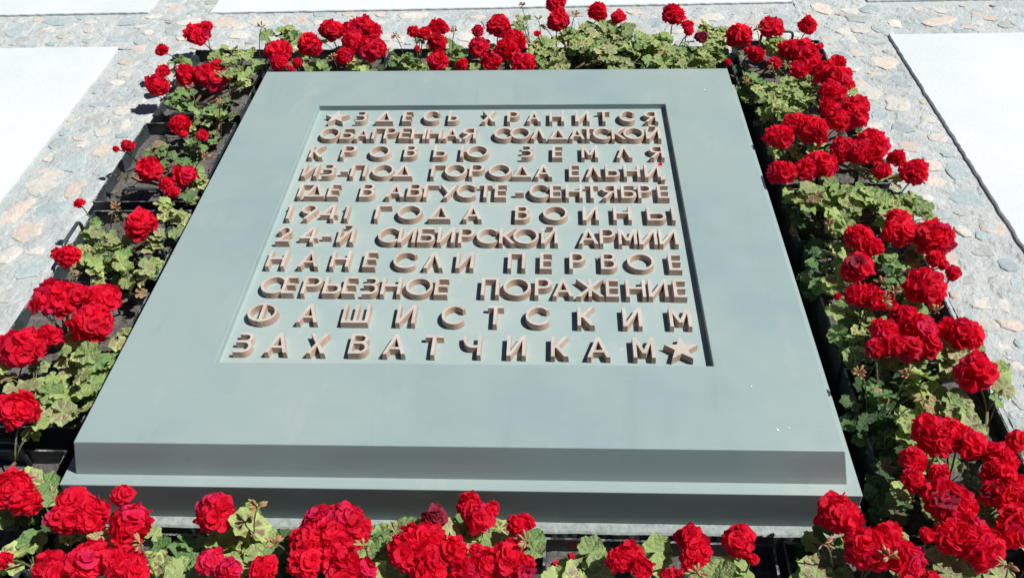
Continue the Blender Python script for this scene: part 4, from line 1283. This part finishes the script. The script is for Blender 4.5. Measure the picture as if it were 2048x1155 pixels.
def add_leaf(pi_, P, size, tone, tilt=.55, toward=None):
    a = random.uniform(0, 2 * pi); k = random.uniform(0, tilt)
    nrm = Vector((k * cos(a) + .12, k * sin(a) - .10, 1)).normalized()
    me = random.choice(LEAVES[tone])
    f = foot(pi_, P)
    out = Vector((P.x - f.x, P.y - f.y, 0))
    spin = random.uniform(0, 2 * pi) if out.length < .01 else None
    q = Vector(nrm).to_track_quat('Z', 'Y')
    if spin is None:   # tip points away from the shoot
        lx = q @ Vector((1, 0, 0)); ly = q @ Vector((0, 1, 0)); spin = atan2(out.dot(ly), out.dot(lx)) + random.uniform(-.9, .9)
    q = q @ Quaternion((0, 0, 1), spin)
    mw = Matrix.LocRotScale(P - RV[pi_], q, Vector((size, size * random.uniform(.9, 1.1), size * random.uniform(.8, 1.6))))
    link('leaf', me, roots[pi_], mw=mw)
    V, Fc = stemdata[pi_][2], stemdata[pi_][3]; b = RV[pi_]
    tube(V, Fc, [p - b for p in arch(f, P - Vector((0, 0, .001)), .012, 4)], [.0016, .0014, .0013, .0012, .0011], 4)

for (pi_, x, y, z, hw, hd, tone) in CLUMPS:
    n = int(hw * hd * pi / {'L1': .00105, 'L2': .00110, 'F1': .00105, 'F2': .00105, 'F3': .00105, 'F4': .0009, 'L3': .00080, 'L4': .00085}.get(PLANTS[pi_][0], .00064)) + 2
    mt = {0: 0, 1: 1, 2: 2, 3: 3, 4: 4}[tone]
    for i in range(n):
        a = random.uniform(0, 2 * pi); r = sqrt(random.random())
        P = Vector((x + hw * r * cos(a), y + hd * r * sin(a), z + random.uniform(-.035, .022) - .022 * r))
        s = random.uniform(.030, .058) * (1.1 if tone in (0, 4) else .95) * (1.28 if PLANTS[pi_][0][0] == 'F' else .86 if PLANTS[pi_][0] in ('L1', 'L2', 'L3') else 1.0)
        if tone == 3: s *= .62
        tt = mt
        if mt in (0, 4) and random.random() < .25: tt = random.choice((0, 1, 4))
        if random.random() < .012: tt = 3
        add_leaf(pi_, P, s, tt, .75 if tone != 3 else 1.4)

def head(pi_, x, y, z, r, var):
    base = RV[pi_]; C0 = Vector((x, y, z)); tn = PLANTS[pi_][0]
    f = foot(pi_, C0)
    V, Fc = [], []
    neck = C0 - Vector((0, 0, r * .75))
    if neck.z < f.z + .02: neck.z = f.z + .02
    tube(V, Fc, [p - C0 for p in arch(f, neck, .01, 6)], [.0022, .0021, .002, .002, .002, .002, .0024], 6)
    hd = link('flower_head', None, roots[pi_], C0 - base)
    big = r > .017
    fr = min(.0245, .0195 * (r / .026) ** .5) if big else max(.011, r * .72)
    n = max(3, int(round(10.5 * (r / .033) ** 1.6 + 4)))
    if var == 2: n = int(n * .7)
    ell = random.uniform(.72, .98); sqx, sqy = random.uniform(.88, 1.12), random.uniform(.88, 1.12); lump = random.random() * 50
    ph0 = random.random() * 6
    for i in range(n):
        u = (i + .5) / n; cz = 1 - u * 1.45                     # from the crown to below the equator
        sz = sqrt(max(0, 1 - cz * cz)); a = ph0 + i * 2.39996
        d = Vector((sz * cos(a), sz * sin(a), cz))
        rr = max(.002, r * 1.05 - fr * .55) * random.uniform(.84, 1.10)
        rr *= 1 + .30 * noise.noise(d * 1.6 + Vector((lump, 0, 0)))
        P = Vector((d.x * rr * sqx, d.y * rr * sqy, d.z * rr * ell))
        nr = (d + Vector((random.uniform(-.3, .3), random.uniform(-.3, .3), random.uniform(-.1, .45)))).normalized()
        k = fr * random.uniform(.85, 1.12)
        vv = var if var != 1 else (1 if random.random() < .75 else 0)
        if var == 0 and random.random() < .07: vv = 1
        if var == 0 and random.random() < .006: vv = 2
        q = rot_to(nr, random.uniform(0, 6.28))
        link('floret', random.choice(FLOR[vv]), hd, mw=Matrix.LocRotScale(P, q, Vector((k, k, k * random.uniform(.8, 1.5)))))
        if i % 2 == 0: tube(V, Fc, [neck - C0, (neck - C0) * .45 + P * .3, P * .92], [.0011, .0009, .0008], 4)
    hd.data = None
    link('flower_stalk', mesh('flower_stalk', V, Fc, STALK, True), hd)
for hdat in HEADS:
    head(*hdat)
    # foliage under the flowers
    pi_, x, y, z, r, var = hdat
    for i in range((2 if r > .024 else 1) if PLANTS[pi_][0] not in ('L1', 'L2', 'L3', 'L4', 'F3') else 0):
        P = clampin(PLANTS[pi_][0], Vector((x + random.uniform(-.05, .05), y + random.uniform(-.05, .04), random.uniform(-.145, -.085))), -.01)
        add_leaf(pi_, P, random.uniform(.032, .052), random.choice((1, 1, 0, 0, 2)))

def bud(pi_, x, y, z):
    base = RV[pi_]; C0 = Vector((x, y, z)); f = foot(pi_, C0); V, Fc = [], []
    bd = link('bud_cluster', None, roots[pi_], C0 - base)
    tube(V, Fc, [p - C0 for p in arch(f, C0 - Vector((0, 0, .004)), .008, 6)], .0016, 5)
    link('flower_stalk', mesh('flower_stalk', V, Fc, STALK, True), bd)
    for i in range(random.randint(7, 11)):
        d = Vector((random.uniform(-1, 1), random.uniform(-1, 1), random.uniform(-.2, 1))).normalized(); L = random.uniform(.012, .020)
        V, Fc = [], []; s = random.uniform(.0022, .0034)
        tube(V, Fc, [Vector((0, 0, 0)), d * L * .3, d * L * .55, d * L * .8, d * L * 1.05, d * L * 1.2], [.0007, .0008, s * .7, s, s * .75, .0004], 6)
        link('bud', mesh('bud', V, Fc, BUDM, True), bd)
for b in BUDS: bud(*b)
for i, r in enumerate(roots):
    V, Fc, V2, F2 = stemdata[i]
    if V: link('stem', mesh('stem', V, Fc, WOOD, True), r)
    if V2: tag(link('leaf_stalks', mesh('leaf_stalks', V2, F2, STALK, True), r), kind='stuff')

# ------------------------------------------------------------ fallen petals
pm = []
for k in range(3):
    rd = random.Random(k); V, Fc = [(0, 0, .0006)], []
    n = 12
    for i in range(n):
        a = 2 * pi * i / n; r = 1 + .12 * sin(3 * a + k)
        V.append((.0085 * r * cos(a), .0058 * r * sin(a), .0010 + .0018 * abs(cos(a)) * rd.uniform(.4, 1.2)))
    Fc = [(0, 1 + i, 1 + (i + 1) % n) for i in range(n)]
    pm.append(mesh('fallen_petal', V, Fc, PETALM[k % 2], True))
for (x, y, z, lab) in ((.488, .995, .0, 'red petal lying on the slab letters near the right end of the fourth line'), (-.345, .695, -.0155, 'small pink petal on the panel above the digits 24'),
                       (-.985, 1.17, RIM - .036, 'red petal on bare soil at the outer side of the sparse left tray'), (-.905, 1.29, RIM - .036, 'red petal on bare soil near the inner wall of the sparse left tray'),
                       (.205, -.125, RIM - .036, 'red petal on soil at the left end of the half empty front tray'), (.235, -.108, RIM - .036, 'red petal on soil beside pale leaves in the half empty front tray'),
                       (-.895, .058, RIM - .036, 'red petal on soil in the bottom left tray near its inner corner'), (-.945, .070, RIM - .036, 'red petal on soil in the bottom left tray just below the handle')):
    o = tag(link('fallen_petal', random.choice(pm), None, (x, y, z)), lab, 'petal', 'fallen petals'); o.rotation_euler = (0, 0, random.uniform(0, 6))
